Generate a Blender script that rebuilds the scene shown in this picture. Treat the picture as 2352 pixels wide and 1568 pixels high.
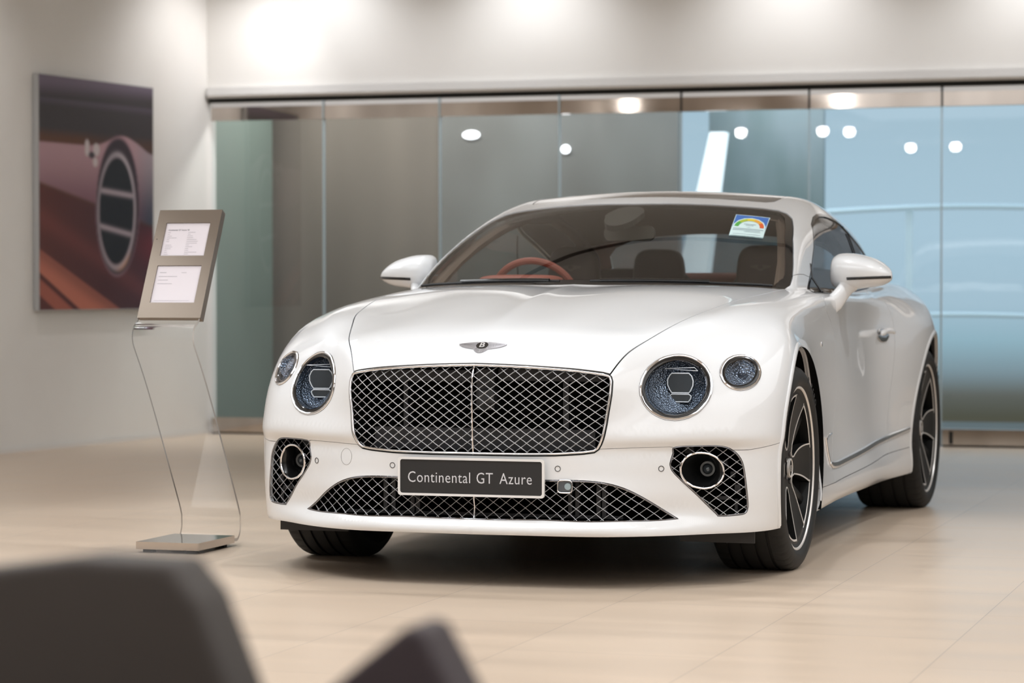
import bpy, bmesh, math, random
import numpy as np
from mathutils import Vector, Matrix
from mathutils.geometry import delaunay_2d_cdt
random.seed(7)
SC=bpy.context.scene
for _o in list(bpy.data.objects): bpy.data.objects.remove(_o)
COL=SC.collection
# ================================================================ camera (metres; x across, y away, z up; origin under the car's front axle)
CAM_YAW,CAM_PITCH=0.307161,0.0206968
cam_d=bpy.data.cameras.new('camera');cam=bpy.data.objects.new('camera',cam_d);COL.objects.link(cam)
cam.location=(2.85592,-9.4593,1.02389)
cam.rotation_euler=(math.pi/2-CAM_PITCH,0,CAM_YAW)
cam_d.sensor_width=36;cam_d.lens=6093.36/2352*36
cam_d.clip_start=.05;cam_d.clip_end=200
cam_d.dof.use_dof=True;cam_d.dof.focus_distance=9.05;cam_d.dof.aperture_fstop=3.4
SC.camera=cam
# ================================================================ world: hazy sky over dark ground, only seen through the glass partition
W=bpy.data.worlds.new('world');SC.world=W;W.use_nodes=True
nt=W.node_tree;bg=nt.nodes['Background']
tc=nt.nodes.new('ShaderNodeTexCoord');sx=nt.nodes.new('ShaderNodeSeparateXYZ');mr=nt.nodes.new('ShaderNodeMapRange');rp=nt.nodes.new('ShaderNodeValToRGB')
mr.inputs['From Min'].default_value=-.06;mr.inputs['From Max'].default_value=.10
nt.links.new(tc.outputs['Generated'],sx.inputs[0]);nt.links.new(sx.outputs['Z'],mr.inputs['Value']);nt.links.new(mr.outputs[0],rp.inputs[0]);nt.links.new(rp.outputs[0],bg.inputs[0])
rp.color_ramp.elements[0].position=.07;rp.color_ramp.elements[0].color=(.080,.078,.058,1)
rp.color_ramp.elements[1].position=1;rp.color_ramp.elements[1].color=(.36,.50,.62,1)
for p_,c_ in ((.127,(.115,.12,.11)),(.178,(.20,.27,.31)),(.25,(.28,.42,.50)),(.33,(.37,.50,.60)),(.5,(.40,.54,.65)),(.75,(.38,.51,.61))):
    e_=rp.color_ramp.elements.new(p_);e_.color=(*c_,1)
bg.inputs[1].default_value=.95
# ================================================================ exposure and light
SC.view_settings.view_transform='Standard';SC.view_settings.look='None';SC.view_settings.gamma=1;SC.view_settings.use_curve_mapping=False
SC.view_settings.exposure=0.27
CEIL=3.45
SC.cycles.use_denoising=True
SC.cycles.max_bounces=10;SC.cycles.diffuse_bounces=4;SC.cycles.glossy_bounces=5;SC.cycles.transmission_bounces=8;SC.cycles.transparent_max_bounces=16
SC.cycles.caustics_reflective=False;SC.cycles.caustics_refractive=False;SC.cycles.sample_clamp_indirect=6
def area(name,loc,rot,sx_,sy_,power,col=(1,.93,.85)):
    l=bpy.data.lights.new(name,'AREA');l.shape='RECTANGLE';l.size=sx_;l.size_y=sy_;l.energy=power;l.color=col
    o=bpy.data.objects.new(name,l);o.location=loc;o.rotation_euler=rot;COL.objects.link(o);return o
def spot(name,loc,target,power,angle=70,blend=.6,rad=.05,col=(1,.93,.86)):
    l=bpy.data.lights.new(name,'SPOT');l.energy=power;l.spot_size=math.radians(angle);l.spot_blend=blend;l.shadow_soft_size=rad;l.color=col
    o=bpy.data.objects.new(name,l);o.location=loc;d=Vector(target)-Vector(loc);o.rotation_euler=d.to_track_quat('-Z','Y').to_euler();COL.objects.link(o);return o
# large soft fill lights added under the ceiling, then the showroom's spotlights
WHITE=(.915,.96,1.0)
area('ceiling_panel_light',(0.2,-2.9,CEIL-.12),(0,0,0),5.0,2.4,85,WHITE)
area('ceiling_panel_light',(2.5,-8.6,CEIL-.12),(0,0,0),12,7.0,205,WHITE)
area('ceiling_panel_light',(5.6,-.2,CEIL-.12),(0,0,0),4.4,8.5,125,WHITE)
area('ceiling_panel_light',(-3.6,.4,CEIL-.12),(0,0,0),1.2,4.0,55,WHITE)
for x_,y_,p_ in ((1.4,-1.9,60),(-1.2,-2.2,60),(2.4,.6,70),(-2.0,.9,70),(3.4,1.9,60),(-.4,.2,55),(.6,.9,50),(-1.2,1.5,45),(2.6,3.2,60),(-1.6,3.4,50),(-2.9,-1.6,50),(3.9,-2.6,60),(.2,-4.6,60)):
    spot('ceiling_spot_light',(x_,y_,CEIL-.16),(x_*.75,y_*.75,0),p_,70,.5,.04,WHITE)
for x_ in (-3.88,-2.38,-.62,.98,2.5,4.1):                                       # wall washers over the glass partition
    spot('wall_washer_light',(x_,6.75,CEIL-.16),(x_,7.56,2.25),34,115,.95,.06,(.95,.97,1))
for s_ in (.42,3.4):
    spot('wall_washer_light',(-4.753-s_*.108+.80,7.563-s_*.994-.08,CEIL-.16),(-4.753-s_*.108,7.563-s_*.994,1.9),34,115,.95,.06,(1,.985,.985))
# ================================================================ helpers
def mat(name,base=(.8,.8,.8),rough=.5,metal=0,coat=0,coat_rough=.03,spec=.5,alpha=1,trans=0,ior=1.45,emit=None,es=1.0):
    m=bpy.data.materials.new(name);m.use_nodes=True;b=m.node_tree.nodes['Principled BSDF']
    b.inputs['Base Color'].default_value=(*base,1);b.inputs['Roughness'].default_value=rough;b.inputs['Metallic'].default_value=metal
    b.inputs['Coat Weight'].default_value=coat;b.inputs['Coat Roughness'].default_value=coat_rough;b.inputs['Specular IOR Level'].default_value=spec
    b.inputs['Alpha'].default_value=alpha;b.inputs['Transmission Weight'].default_value=trans;b.inputs['IOR'].default_value=ior
    if emit: b.inputs['Emission Color'].default_value=(*emit,1);b.inputs['Emission Strength'].default_value=es
    return m
def noise_color(m,c1,c2,scale=8,detail=4,stretch=(1,1,1),rough_var=None,lo=.35,hi=.65):
    t=m.node_tree;b=t.nodes['Principled BSDF'];tcn=t.nodes.new('ShaderNodeTexCoord');mp=t.nodes.new('ShaderNodeMapping');n=t.nodes.new('ShaderNodeTexNoise');r=t.nodes.new('ShaderNodeValToRGB')
    mp.inputs['Scale'].default_value=stretch;n.inputs['Scale'].default_value=scale;n.inputs['Detail'].default_value=detail
    t.links.new(tcn.outputs['Object'],mp.inputs[0]);t.links.new(mp.outputs[0],n.inputs['Vector']);t.links.new(n.outputs['Fac'],r.inputs[0]);t.links.new(r.outputs[0],b.inputs['Base Color'])
    r.color_ramp.elements[0].position=lo;r.color_ramp.elements[0].color=(*c1,1);r.color_ramp.elements[1].position=hi;r.color_ramp.elements[1].color=(*c2,1)
    if rough_var:
        q=t.nodes.new('ShaderNodeMapRange');q.inputs['To Min'].default_value,q.inputs['To Max'].default_value=rough_var
        t.links.new(n.outputs['Fac'],q.inputs['Value']);t.links.new(q.outputs[0],b.inputs['Roughness'])
    return m
def thin_glass(name,tint=(.9,.95,.93),gloss=.12,rough=.02,mixrough=None):
    """a single-sheet pane: transparent with a fresnel reflection on top"""
    m=bpy.data.materials.new(name);m.use_nodes=True;t=m.node_tree;t.nodes.remove(t.nodes['Principled BSDF']);out=t.nodes['Material Output']
    tr=t.nodes.new('ShaderNodeBsdfTransparent');tr.inputs[0].default_value=(*tint,1)
    gl=t.nodes.new('ShaderNodeBsdfGlossy');gl.inputs['Roughness'].default_value=rough
    fr=t.nodes.new('ShaderNodeFresnel');fr.inputs['IOR'].default_value=1.5
    mr_=t.nodes.new('ShaderNodeMath');mr_.operation='MULTIPLY_ADD';mr_.inputs[1].default_value=1.0;mr_.inputs[2].default_value=gloss;mr_.use_clamp=True
    mx=t.nodes.new('ShaderNodeMixShader')
    gm=t.nodes.new('ShaderNodeNewGeometry');im=t.nodes.new('ShaderNodeMath');im.operation='MULTIPLY_ADD';im.inputs[1].default_value=1/1.5-1.5;im.inputs[2].default_value=1.5
    t.links.new(gm.outputs['Backfacing'],im.inputs[0]);t.links.new(im.outputs[0],fr.inputs['IOR'])
    t.links.new(fr.outputs[0],mr_.inputs[0]);t.links.new(mr_.outputs[0],mx.inputs[0]);t.links.new(tr.outputs[0],mx.inputs[1]);t.links.new(gl.outputs[0],mx.inputs[2]);t.links.new(mx.outputs[0],out.inputs[0])
    return m
def obj(name,verts,faces,m=None,parent=None,smooth=True,normals=None,mi=None):
    me=bpy.data.meshes.new(name);me.from_pydata([tuple(map(float,v)) for v in verts],[],[tuple(int(i) for i in f) for f in faces]);me.update()
    for mm in (m if isinstance(m,(list,tuple)) else [m]): 
        if mm: me.materials.append(mm)
    if mi is not None: me.polygons.foreach_set('material_index',np.array(mi,dtype=np.int32))
    if smooth: me.polygons.foreach_set('use_smooth',np.ones(len(me.polygons),dtype=bool))
    if normals is not None: me.normals_split_custom_set_from_vertices([tuple(map(float,n)) for n in normals])
    o=bpy.data.objects.new(name,me);COL.objects.link(o)
    if parent: o.parent=parent
    return o
def sharp(o,ang=35):
    me=o.data;bm=bmesh.new();bm.from_mesh(me)
    bmesh.ops.remove_doubles(bm,verts=bm.verts,dist=1e-6)
    bmesh.ops.recalc_face_normals(bm,faces=bm.faces)
    for e in bm.edges:
        if len(e.link_faces)==2: e.smooth=e.calc_face_angle(0)<math.radians(ang)
    bm.to_mesh(me);bm.free();return o
def empty(name,loc=(0,0,0),rot=(0,0,0),parent=None):
    o=bpy.data.objects.new(name,None);o.location=loc;o.rotation_euler=rot;o.empty_display_size=.1;COL.objects.link(o)
    if parent:o.parent=parent
    return o
def tag(o,label,cat,group=None,kind=None):
    o['label']=label;o['category']=cat
    if group:o['group']=group
    if kind:o['kind']=kind
    return o
def struct(o): o['kind']='structure';return o
class MB:
    def __init__(s): s.v=[];s.f=[];s.m=[]
    def add(s,v,f,mi=0):
        n=len(s.v);s.v+=[tuple(map(float,p)) for p in v];s.f+=[tuple(int(i)+n for i in q) for q in f];s.m+=[mi]*len(f);return s
    def box(s,a,b,mi=0,M=None):
        x0,y0,z0=a;x1,y1,z1=b
        v=[(x0,y0,z0),(x1,y0,z0),(x1,y1,z0),(x0,y1,z0),(x0,y0,z1),(x1,y0,z1),(x1,y1,z1),(x0,y1,z1)]
        if M is not None: v=[tuple(M@Vector(p)) for p in v]
        return s.add(v,[(0,3,2,1),(4,5,6,7),(0,1,5,4),(1,2,6,5),(2,3,7,6),(3,0,4,7)],mi)
    def tube(s,pts,r,n=8,closed=False,mi=0,rx=None,up=None,cap=True):
        P=[Vector(p) for p in pts];N=len(P);v=[];prev=None
        for i in range(N):
            a=P[(i-1)%N] if closed or i>0 else P[i];b=P[(i+1)%N] if closed or i<N-1 else P[i]
            t=(b-a).normalized()
            if up is not None: u=(up[i] if isinstance(up,list) else Vector(up));u=(u-t*u.dot(t)).normalized()
            else:
                u=prev if prev is not None else (Vector((0,0,1)) if abs(t.z)<.9 else Vector((1,0,0)))
                u=(u-t*u.dot(t)).normalized();prev=u
            w=t.cross(u);ri=r[i] if hasattr(r,'__len__') else r;rw=ri if rx is None else (rx[i] if hasattr(rx,'__len__') else rx)
            for k in range(n):
                c=2*math.pi*k/n;v.append(P[i]+u*math.cos(c)*ri+w*math.sin(c)*rw)
        f=[]
        for i in range(N if closed else N-1):
            j=(i+1)%N
            for k in range(n): f.append((i*n+k,i*n+(k+1)%n,j*n+(k+1)%n,j*n+k))
        if not closed and cap: f+=[tuple(range(n))[::-1],tuple((N-1)*n+k for k in range(n))]
        return s.add(v,f,mi)
    def lathe(s,prof,n=48,M=None,mi=0,closed=False):
        """prof: (r,h) pairs turned about local z"""
        v=[];L=len(prof)
        for k in range(n):
            c=2*math.pi*k/n
            for r,h in prof: v.append(Vector((r*math.cos(c),r*math.sin(c),h)))
        if M is not None: v=[M@p for p in v]
        f=[]
        for k in range(n):
            q=(k+1)%n
            for i in range(L if closed else L-1): j=(i+1)%L;f.append((k*L+i,q*L+i,q*L+j,k*L+j))
        return s.add(v,f,mi)
    def prism(s,poly,M,d,mi=0):
        """poly in local xy, extruded from z=0 to z=d"""
        n=len(poly);v=[M@Vector((x,y,0)) for x,y in poly]+[M@Vector((x,y,d)) for x,y in poly]
        return s.add(v,[tuple(range(n))[::-1],tuple(range(n,2*n))]+[(i,(i+1)%n,n+(i+1)%n,n+i) for i in range(n)],mi)
    def build(s,name,m,parent=None,ang=35,smooth=True,fix=True):
        o=obj(name,s.v,s.f,m,parent,smooth,mi=s.m)
        return sharp(o,ang) if fix else o
def frame_at(p,n,up=(0,0,1)):
    """matrix with local z along n, local y close to up"""
    n=Vector(n).normalized();u=Vector(up);x=u.cross(n).normalized();y=n.cross(x)
    return Matrix(((x.x,y.x,n.x,p[0]),(x.y,y.y,n.y,p[1]),(x.z,y.z,n.z,p[2]),(0,0,0,1)))
def smooth_closed(P,n):
    """resample a closed polyline smoothly (Catmull-Rom)"""
    P=np.array(P,float);N=len(P);out=[]
    for i in range(N):
        a,b,c,d=P[i-1],P[i],P[(i+1)%N],P[(i+2)%N]
        for k in range(n):
            t=k/n;out.append(.5*((2*b)+(c-a)*t+(2*a-5*b+4*c-d)*t*t+(3*b-a-3*c+d)*t**3))
    return np.array(out)
def smooth_open(P,n=8):
    P=np.array(P,float);t=np.linspace(0,len(P)-1,(len(P)-1)*n+1);d=np.concatenate([[0],np.cumsum(np.linalg.norm(np.diff(P,axis=0),axis=1))])
    s=np.interp(t,range(len(P)),d);B=Basis(d)(s);return B@P
def dens(P,step,closed=False):
    P=[np.array(p,float) for p in P];out=[];Q=P+[P[0]] if closed else P
    for a,b in zip(Q[:-1],Q[1:]):
        k=max(1,int(math.ceil(np.linalg.norm(b-a)/step)))
        for i in range(k): out.append(a+(b-a)*i/k)
    if not closed: out.append(Q[-1])
    return np.array(out)
def inside(poly,pts):
    poly=np.asarray(poly);pts=np.asarray(pts);x,y=pts[:,0],pts[:,1];r=np.zeros(len(pts),bool)
    a=poly;b=np.roll(poly,-1,0)
    for (x0,y0),(x1,y1) in zip(a,b):
        if y0==y1: continue
        c=((y0>y)!=(y1>y))&(x<(x1-x0)*(y-y0)/(y1-y0)+x0);r^=c
    return r
def text_mesh(name,s,size,M,m,parent=None,depth=.0008,align='CENTER',spacing=1.0,xs=1.0,bold=0):
    cu=bpy.data.curves.new('t','FONT');cu.body=s;cu.size=size;cu.align_x=align;cu.align_y='CENTER';cu.extrude=depth;cu.space_character=spacing;cu.resolution_u=3;cu.offset=bold
    to=bpy.data.objects.new('t',cu);COL.objects.link(to);dg=bpy.context.evaluated_depsgraph_get();dg.update()
    me=bpy.data.meshes.new_from_object(to.evaluated_get(dg));v=[M@Vector((p.co.x*xs,p.co.y,p.co.z)) for p in me.vertices];f=[tuple(p.vertices) for p in me.polygons]
    bpy.data.objects.remove(to);bpy.data.curves.remove(cu);bpy.data.meshes.remove(me)
    return obj(name,v,f,m,parent,smooth=False)
# ---------------------------------------------------------------- spline tools
class Basis:
    """cardinal natural cubic splines over knots k; linear outside"""
    def __init__(s,k):
        k=np.array(k,float);n=len(k);s.k=k;h=np.diff(k)
        A=np.zeros((n,n));B=np.zeros((n,n));A[0,0]=A[-1,-1]=1
        for i in range(1,n-1):
            A[i,i-1]=h[i-1];A[i,i]=2*(h[i-1]+h[i]);A[i,i+1]=h[i]
            B[i,i-1]=6/h[i-1];B[i,i]=-6/h[i-1]-6/h[i];B[i,i+1]=6/h[i]
        s.M=np.linalg.solve(A,B);s.h=h;s.n=n
    def __call__(s,x):
        x=np.asarray(x,float);xc=np.clip(x,s.k[0],s.k[-1])
        i=np.clip(np.searchsorted(s.k,xc,side='right')-1,0,s.n-2)
        h=s.h[i];a=(s.k[i+1]-xc)/h;b=1-a
        E=np.eye(s.n)
        out=a[:,None]*E[i]+b[:,None]*E[i+1]+((a**3-a)*h*h/6)[:,None]*s.M[i]+((b**3-b)*h*h/6)[:,None]*s.M[i+1]
        dl=(E[1]-E[0])/s.h[0]-s.h[0]/6*(2*s.M[0]+s.M[1])
        dr=(E[-1]-E[-2])/s.h[-1]+s.h[-1]/6*(s.M[-2]+2*s.M[-1])
        out+=np.minimum(x-s.k[0],0)[:,None]*dl+np.maximum(x-s.k[-1],0)[:,None]*dr
        return out
def spl(k,v,x):
    return Basis(k)(np.atleast_1d(np.asarray(x,float)))@np.array(v,float)
class Tab:
    def __init__(s,rk,ck,T):
        T=np.array(T,float);ck=list(ck)
        if ck[0]==0: ck=[-ck[2],-ck[1]]+ck;T=np.hstack([T[:,2:3],T[:,1:2],T])   # mirrored, so smooth at the centre line
        s.r=Basis(rk);s.c=Basis(ck);s.T=T
    def __call__(s,r,c): return np.einsum('ni,ij,nj->n',s.r(r),s.T,s.c(c),optimize=True)
def smax(a,b,k):
    h=np.maximum(k-np.abs(a-b),0)/k
    return np.maximum(a,b)+h*h*h*k/6
def smin(a,b,k): return -smax(-a,-b,k)
def lerp(x,xs,ys): return np.interp(x,xs,ys)
def sstep(x,a,b):
    t=np.clip((x-a)/(b-a),0,1);return t*t*t*(t*(6*t-15)+10)
# ---------------------------------------------------------------- lower body tables (metres; y runs back from the front axle)
HY=[-1.0,-.9,-.84,-.78,-.7,-.6,-.45,-.25,0,.3,.65,1.1,1.6,2.1,2.5,2.9,3.3,3.65,3.95]
HX=[0, 0.1, 0.25, 0.4, 0.5, 0.6, 0.68, 0.75, 0.82, 0.88, 0.95, 1.08]
H_=Tab(HY,HX,[[0.6623, 0.659, 0.6373, 0.571, 0.4797, 0.3626, 0.2638, 0.1789, 0.0945, 0.0223, -0.0617, -0.2171], [0.7436, 0.7411, 0.7227, 0.6747, 0.6075, 0.5115, 0.4206, 0.3362, 0.2515, 0.1797, 0.0967, -0.0571], [0.7892, 0.7869, 0.7733, 0.739, 0.684, 0.5987, 0.5137, 0.4312, 0.3462, 0.2745, 0.1916, 0.0385], [0.8268, 0.8246, 0.8165, 0.7999, 0.7612, 0.6868, 0.6051, 0.5279, 0.4511, 0.3856, 0.3094, 0.1683], [0.8685, 0.8663, 0.8599, 0.8517, 0.8287, 0.7759, 0.7045, 0.6311, 0.5614, 0.5025, 0.4331, 0.3036], [0.9033, 0.9019, 0.895, 0.8835, 0.8685, 0.8419, 0.798, 0.7359, 0.6719, 0.6187, 0.5559, 0.4381], [0.9384, 0.938, 0.9322, 0.9175, 0.9056, 0.8968, 0.8887, 0.8567, 0.807, 0.7645, 0.7148, 0.6208], [0.9755, 0.9768, 0.9734, 0.9584, 0.9448, 0.9353, 0.9347, 0.9294, 0.902, 0.8714, 0.835, 0.7675], [1.0076, 1.0107, 1.0109, 1.0018, 0.9902, 0.9774, 0.969, 0.964, 0.9488, 0.9258, 0.8979, 0.8467], [1.0275, 1.03, 1.0307, 1.0269, 1.021, 1.0116, 1.0018, 0.992, 0.9771, 0.955, 0.9306, 0.8873], [1.0302, 1.0297, 1.0281, 1.028, 1.029, 1.0276, 1.0227, 1.0139, 0.9991, 0.9803, 0.9583, 0.9182], [1.0199, 1.0169, 1.013, 1.014, 1.0182, 1.0218, 1.0206, 1.0139, 1.0014, 0.9899, 0.969, 0.9243], [1.0198, 1.0187, 1.0165, 1.0162, 1.0172, 1.0162, 1.0117, 1.0037, 0.992, 0.982, 0.9624, 0.9213], [1.0199, 1.0202, 1.0195, 1.0187, 1.018, 1.0145, 1.0083, 0.9999, 0.9891, 0.9803, 0.9612, 0.9225], [1.0201, 1.0183, 1.0155, 1.0141, 1.0145, 1.0156, 1.0158, 1.0146, 1.0096, 0.9971, 0.9726, 0.9231], [1.0203, 1.0151, 1.009, 1.0075, 1.011, 1.02, 1.0292, 1.0369, 1.0308, 1.0056, 0.9743, 0.9133], [1.0303, 1.0242, 1.016, 1.0117, 1.0134, 1.0198, 1.0257, 1.0276, 1.0093, 0.9803, 0.9455, 0.8768], [1.0152, 1.0109, 1.004, 0.9994, 0.998, 0.9965, 0.992, 0.9775, 0.9451, 0.9144, 0.8776, 0.8062], [0.97, 0.9687, 0.9645, 0.9593, 0.9528, 0.9405, 0.9191, 0.8818, 0.8463, 0.8173, 0.782, 0.7149]])
FZ=[.10,.16,.19,.215,.235,.30,.38,.44,.475,.50,.55,.62,.70,.78,.86,.95]
FX=[0,.25,.45,.6,.7,.8,.88,.95,1.05]
F_=Tab(FZ,FX,[[-0.7902, -0.7812, -0.7516, -0.7078, -0.6146, -0.4965, -0.4263, -0.3506, -0.2169], [-0.8908, -0.8818, -0.8603, -0.7951, -0.7175, -0.6233, -0.5683, -0.5056, -0.3736], [-0.9176, -0.9086, -0.8843, -0.8073, -0.7293, -0.6388, -0.5812, -0.5127, -0.3771], [-0.9126, -0.9036, -0.8806, -0.7987, -0.723, -0.638, -0.5822, -0.5132, -0.3801], [-0.8937, -0.8847, -0.8614, -0.7782, -0.7072, -0.633, -0.5815, -0.5122, -0.3827], [-0.8912, -0.8822, -0.8572, -0.7727, -0.7071, -0.6387, -0.5871, -0.518, -0.3816], [-0.8929, -0.8839, -0.8479, -0.7724, -0.7116, -0.6407, -0.585, -0.5121, -0.3721], [-0.899, -0.8896, -0.8448, -0.7727, -0.7138, -0.6404, -0.5828, -0.5054, -0.3565], [-0.904, -0.8939, -0.845, -0.7727, -0.7148, -0.6454, -0.5876, -0.5099, -0.356], [-0.9078, -0.8997, -0.8571, -0.7884, -0.7339, -0.6672, -0.6102, -0.5269, -0.3624], [-0.9108, -0.9026, -0.8557, -0.78, -0.7308, -0.6695, -0.6119, -0.5221, -0.3433], [-0.9151, -0.9061, -0.8522, -0.7568, -0.7109, -0.66, -0.604, -0.5046, -0.3133], [-0.9126, -0.9036, -0.8505, -0.7347, -0.6869, -0.6363, -0.5774, -0.4694, -0.2633], [-0.8946, -0.8856, -0.828, -0.708, -0.6506, -0.5923, -0.5245, -0.4136, -0.1941], [-0.8596, -0.8506, -0.7905, -0.6759, -0.6106, -0.5308, -0.4471, -0.3284, -0.1252], [-0.8079, -0.7989, -0.7347, -0.6345, -0.5523, -0.4516, -0.3459, -0.2283, -0.0346]])
WY=[-.75,-.55,-.35,-.15,0,.25,.5,.8,1.2,1.6,2.0,2.3,2.6,2.9,3.2,3.5,3.9]
WZ=[.10,.16,.22,.30,.40,.55,.70,.80,.88,.94,1.0]
W_=Tab(WZ,WY,[[0.7944, 0.891, 0.9302, 0.9441, 0.9438, 0.9341, 0.9047, 0.842, 0.8287, 0.8285, 0.8398, 0.8717, 0.9232, 0.9474, 0.9312, 0.8867, 0.8199], [0.8573, 0.9267, 0.9519, 0.9587, 0.9555, 0.9423, 0.927, 0.9055, 0.8947, 0.8957, 0.9006, 0.9247, 0.9538, 0.9679, 0.958, 0.915, 0.8403], [0.8899, 0.9472, 0.9635, 0.9662, 0.9621, 0.9553, 0.9442, 0.934, 0.9306, 0.9326, 0.9333, 0.9479, 0.9701, 0.979, 0.9702, 0.9286, 0.8506], [0.8929, 0.9541, 0.972, 0.9717, 0.9657, 0.9523, 0.9354, 0.9222, 0.9217, 0.9243, 0.9238, 0.9466, 0.9723, 0.9819, 0.9727, 0.9371, 0.8608], [0.8901, 0.9596, 0.9815, 0.9775, 0.9666, 0.9445, 0.9224, 0.9053, 0.9048, 0.9046, 0.9094, 0.9476, 0.9796, 0.9877, 0.98, 0.9418, 0.8707], [0.8844, 0.9635, 0.9877, 0.9824, 0.9648, 0.9341, 0.9132, 0.9018, 0.9035, 0.8974, 0.9063, 0.9569, 0.9935, 1.0, 0.991, 0.9505, 0.8695], [0.8723, 0.952, 0.982, 0.9771, 0.9598, 0.9274, 0.9076, 0.9007, 0.9007, 0.8883, 0.9001, 0.9618, 1.0035, 1.0118, 0.9996, 0.9556, 0.8581], [0.862, 0.9298, 0.9597, 0.9604, 0.9484, 0.9216, 0.9041, 0.8977, 0.8937, 0.881, 0.8922, 0.9521, 1.0004, 1.01, 0.9993, 0.9509, 0.8377], [0.8425, 0.8964, 0.9223, 0.9277, 0.9176, 0.904, 0.8975, 0.8921, 0.8858, 0.8741, 0.8823, 0.933, 0.9883, 0.9995, 0.991, 0.9324, 0.8077], [0.813, 0.8591, 0.8814, 0.891, 0.8902, 0.8928, 0.8949, 0.8928, 0.8858, 0.8747, 0.8786, 0.9157, 0.9603, 0.98, 0.9684, 0.9026, 0.7677], [0.7837, 0.8114, 0.8349, 0.8491, 0.8619, 0.8801, 0.8878, 0.8898, 0.8818, 0.8713, 0.871, 0.895, 0.9234, 0.9424, 0.9336, 0.8679, 0.7279]])
RZ=[.15,.3,.5,.7,.9,1.02];RX=[0,.4,.65,.8,.95]
R_=Tab(RZ,RX,[[3.86,3.83,3.74,3.6,3.2],[3.93,3.9,3.82,3.68,3.3],[3.95,3.92,3.84,3.7,3.3],[3.93,3.9,3.8,3.65,3.25],[3.92,3.87,3.75,3.58,3.1],[3.88,3.83,3.7,3.5,3.0]])
# greenhouse
PY=[.1,.35,.6,.9,1.15,1.35,1.6,1.9,2.3,2.7,3.1,3.5,3.9]
PZ=[0.878, 1.0386, 1.1656, 1.276, 1.3483, 1.3916, 1.4302, 1.4364, 1.3846, 1.279, 1.1503, 1.0247, 0.9004]
CY=[.3,.9,1.3,1.7,2.3,3.0,3.6];CC=[.10,.072,.072,.088,.115,.165,.2]
GZ=[.9,1.0,1.1,1.17,1.24,1.30,1.35,1.42];GY=[.2,.7,1.2,1.7,2.2,2.7,3.1,3.6]
G_=Tab(GZ,GY,[[0.82, 0.82, 0.83, 0.84, 0.83, 0.78, 0.72, 0.62], [0.785, 0.785, 0.795, 0.808, 0.805, 0.765, 0.69, 0.56], [0.762, 0.762, 0.768, 0.785, 0.787, 0.745, 0.66, 0.5], [0.742, 0.74, 0.748, 0.77, 0.77, 0.72, 0.63, 0.47], [0.718, 0.713, 0.728, 0.757, 0.748, 0.68, 0.58, 0.44], [0.688, 0.683, 0.706, 0.735, 0.71, 0.62, 0.53, 0.4], [0.655, 0.65, 0.677, 0.7, 0.655, 0.56, 0.48, 0.37], [0.6, 0.6, 0.63, 0.64, 0.58, 0.48, 0.42, 0.35]])
def body_f(P):
    x=np.abs(P[:,0]);y=P[:,1];z=P[:,2]
    yc=np.clip(y,-1,3.95);e=.004
    spine=-.085*(np.sqrt(x*x+.006**2)-.006)*np.exp(-(x/.16)**2)*sstep(y,-.80,-.45)
    Hh=H_(yc,x);hx=(H_(yc,x+e)-Hh)/e;hy=(H_(yc+e,x)-Hh)/e;Hh=Hh+spine
    dT=(z-Hh)/np.sqrt(1+hx*hx+hy*hy)
    zc=np.clip(z,.1,1.0)
    dS=(x-W_(zc,np.clip(y,-.8,3.9)))
    Ff=F_(zc,x);fx=(F_(zc,x+e)-Ff)/e
    dF=(Ff-y)/np.sqrt(1+fx*fx)
    dR=(y-R_(np.clip(z,.15,1.02),x))*.8
    kts=np.interp(y,[-.7,-.45,-.2,.1,2.0,2.6,3.2],[.22,.14,.05,.035,.04,.16,.2])
    d=smax(dF,dS,.16)
    kt=np.interp(x,[0,.45,.6,.9],[.035,.04,.09,.14])
    kk=np.where(dF>dS-.05,kt,kts)
    w=sstep(dF-dS,-.15,.15);kk=kt*w+kts*(1-w)
    d=smax(d,dT,kk)
    d=smax(d,dR,.15)
    d=smax(d,.168-z,.03)
    return d
def green_f(P):
    x=np.abs(P[:,0]);y=P[:,1];z=P[:,2]
    a=np.interp(y,[.2,1.6,2.0,2.4],[.52,.45,.1,0.0])
    a=.50*(1-sstep(y,1.2,2.1))-.30*sstep(y,2.3,3.2)
    sy=y-a*x*x
    hh=lambda yy,xx:spl(PY,PZ,yy-a*xx*xx)-spl(CY,CC,np.clip(yy,.3,3.6))*xx*xx
    h0=hh(y,x);e=.004
    dy=(hh(y+e,x)-h0)/e;dx=(hh(y,x+e)-h0)/e
    dT=(z-h0)/np.sqrt(1+dx*dx+dy*dy)
    dS=(x-G_(np.clip(z,.9,1.42),np.clip(y,.2,3.6)))*.95
    k=np.interp(y,[.5,1.1,1.6,2.5],[.035,.05,.12,.14])
    return np.maximum(smax(dT,dS,k),.86-z)
def car_f(P):
    return smin(body_f(P),green_f(P),np.interp(P[:,1],[.2,.5,.9,2.2,2.8],[.02,.02,.03,.03,.12]))
def car_n(P):
    e=.0015;g=np.zeros_like(P)
    for i in range(3):
        d=np.zeros(3);d[i]=e
        g[:,i]=car_f(P+d)-car_f(P-d)
    return g/np.linalg.norm(g,axis=1)[:,None]
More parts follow.
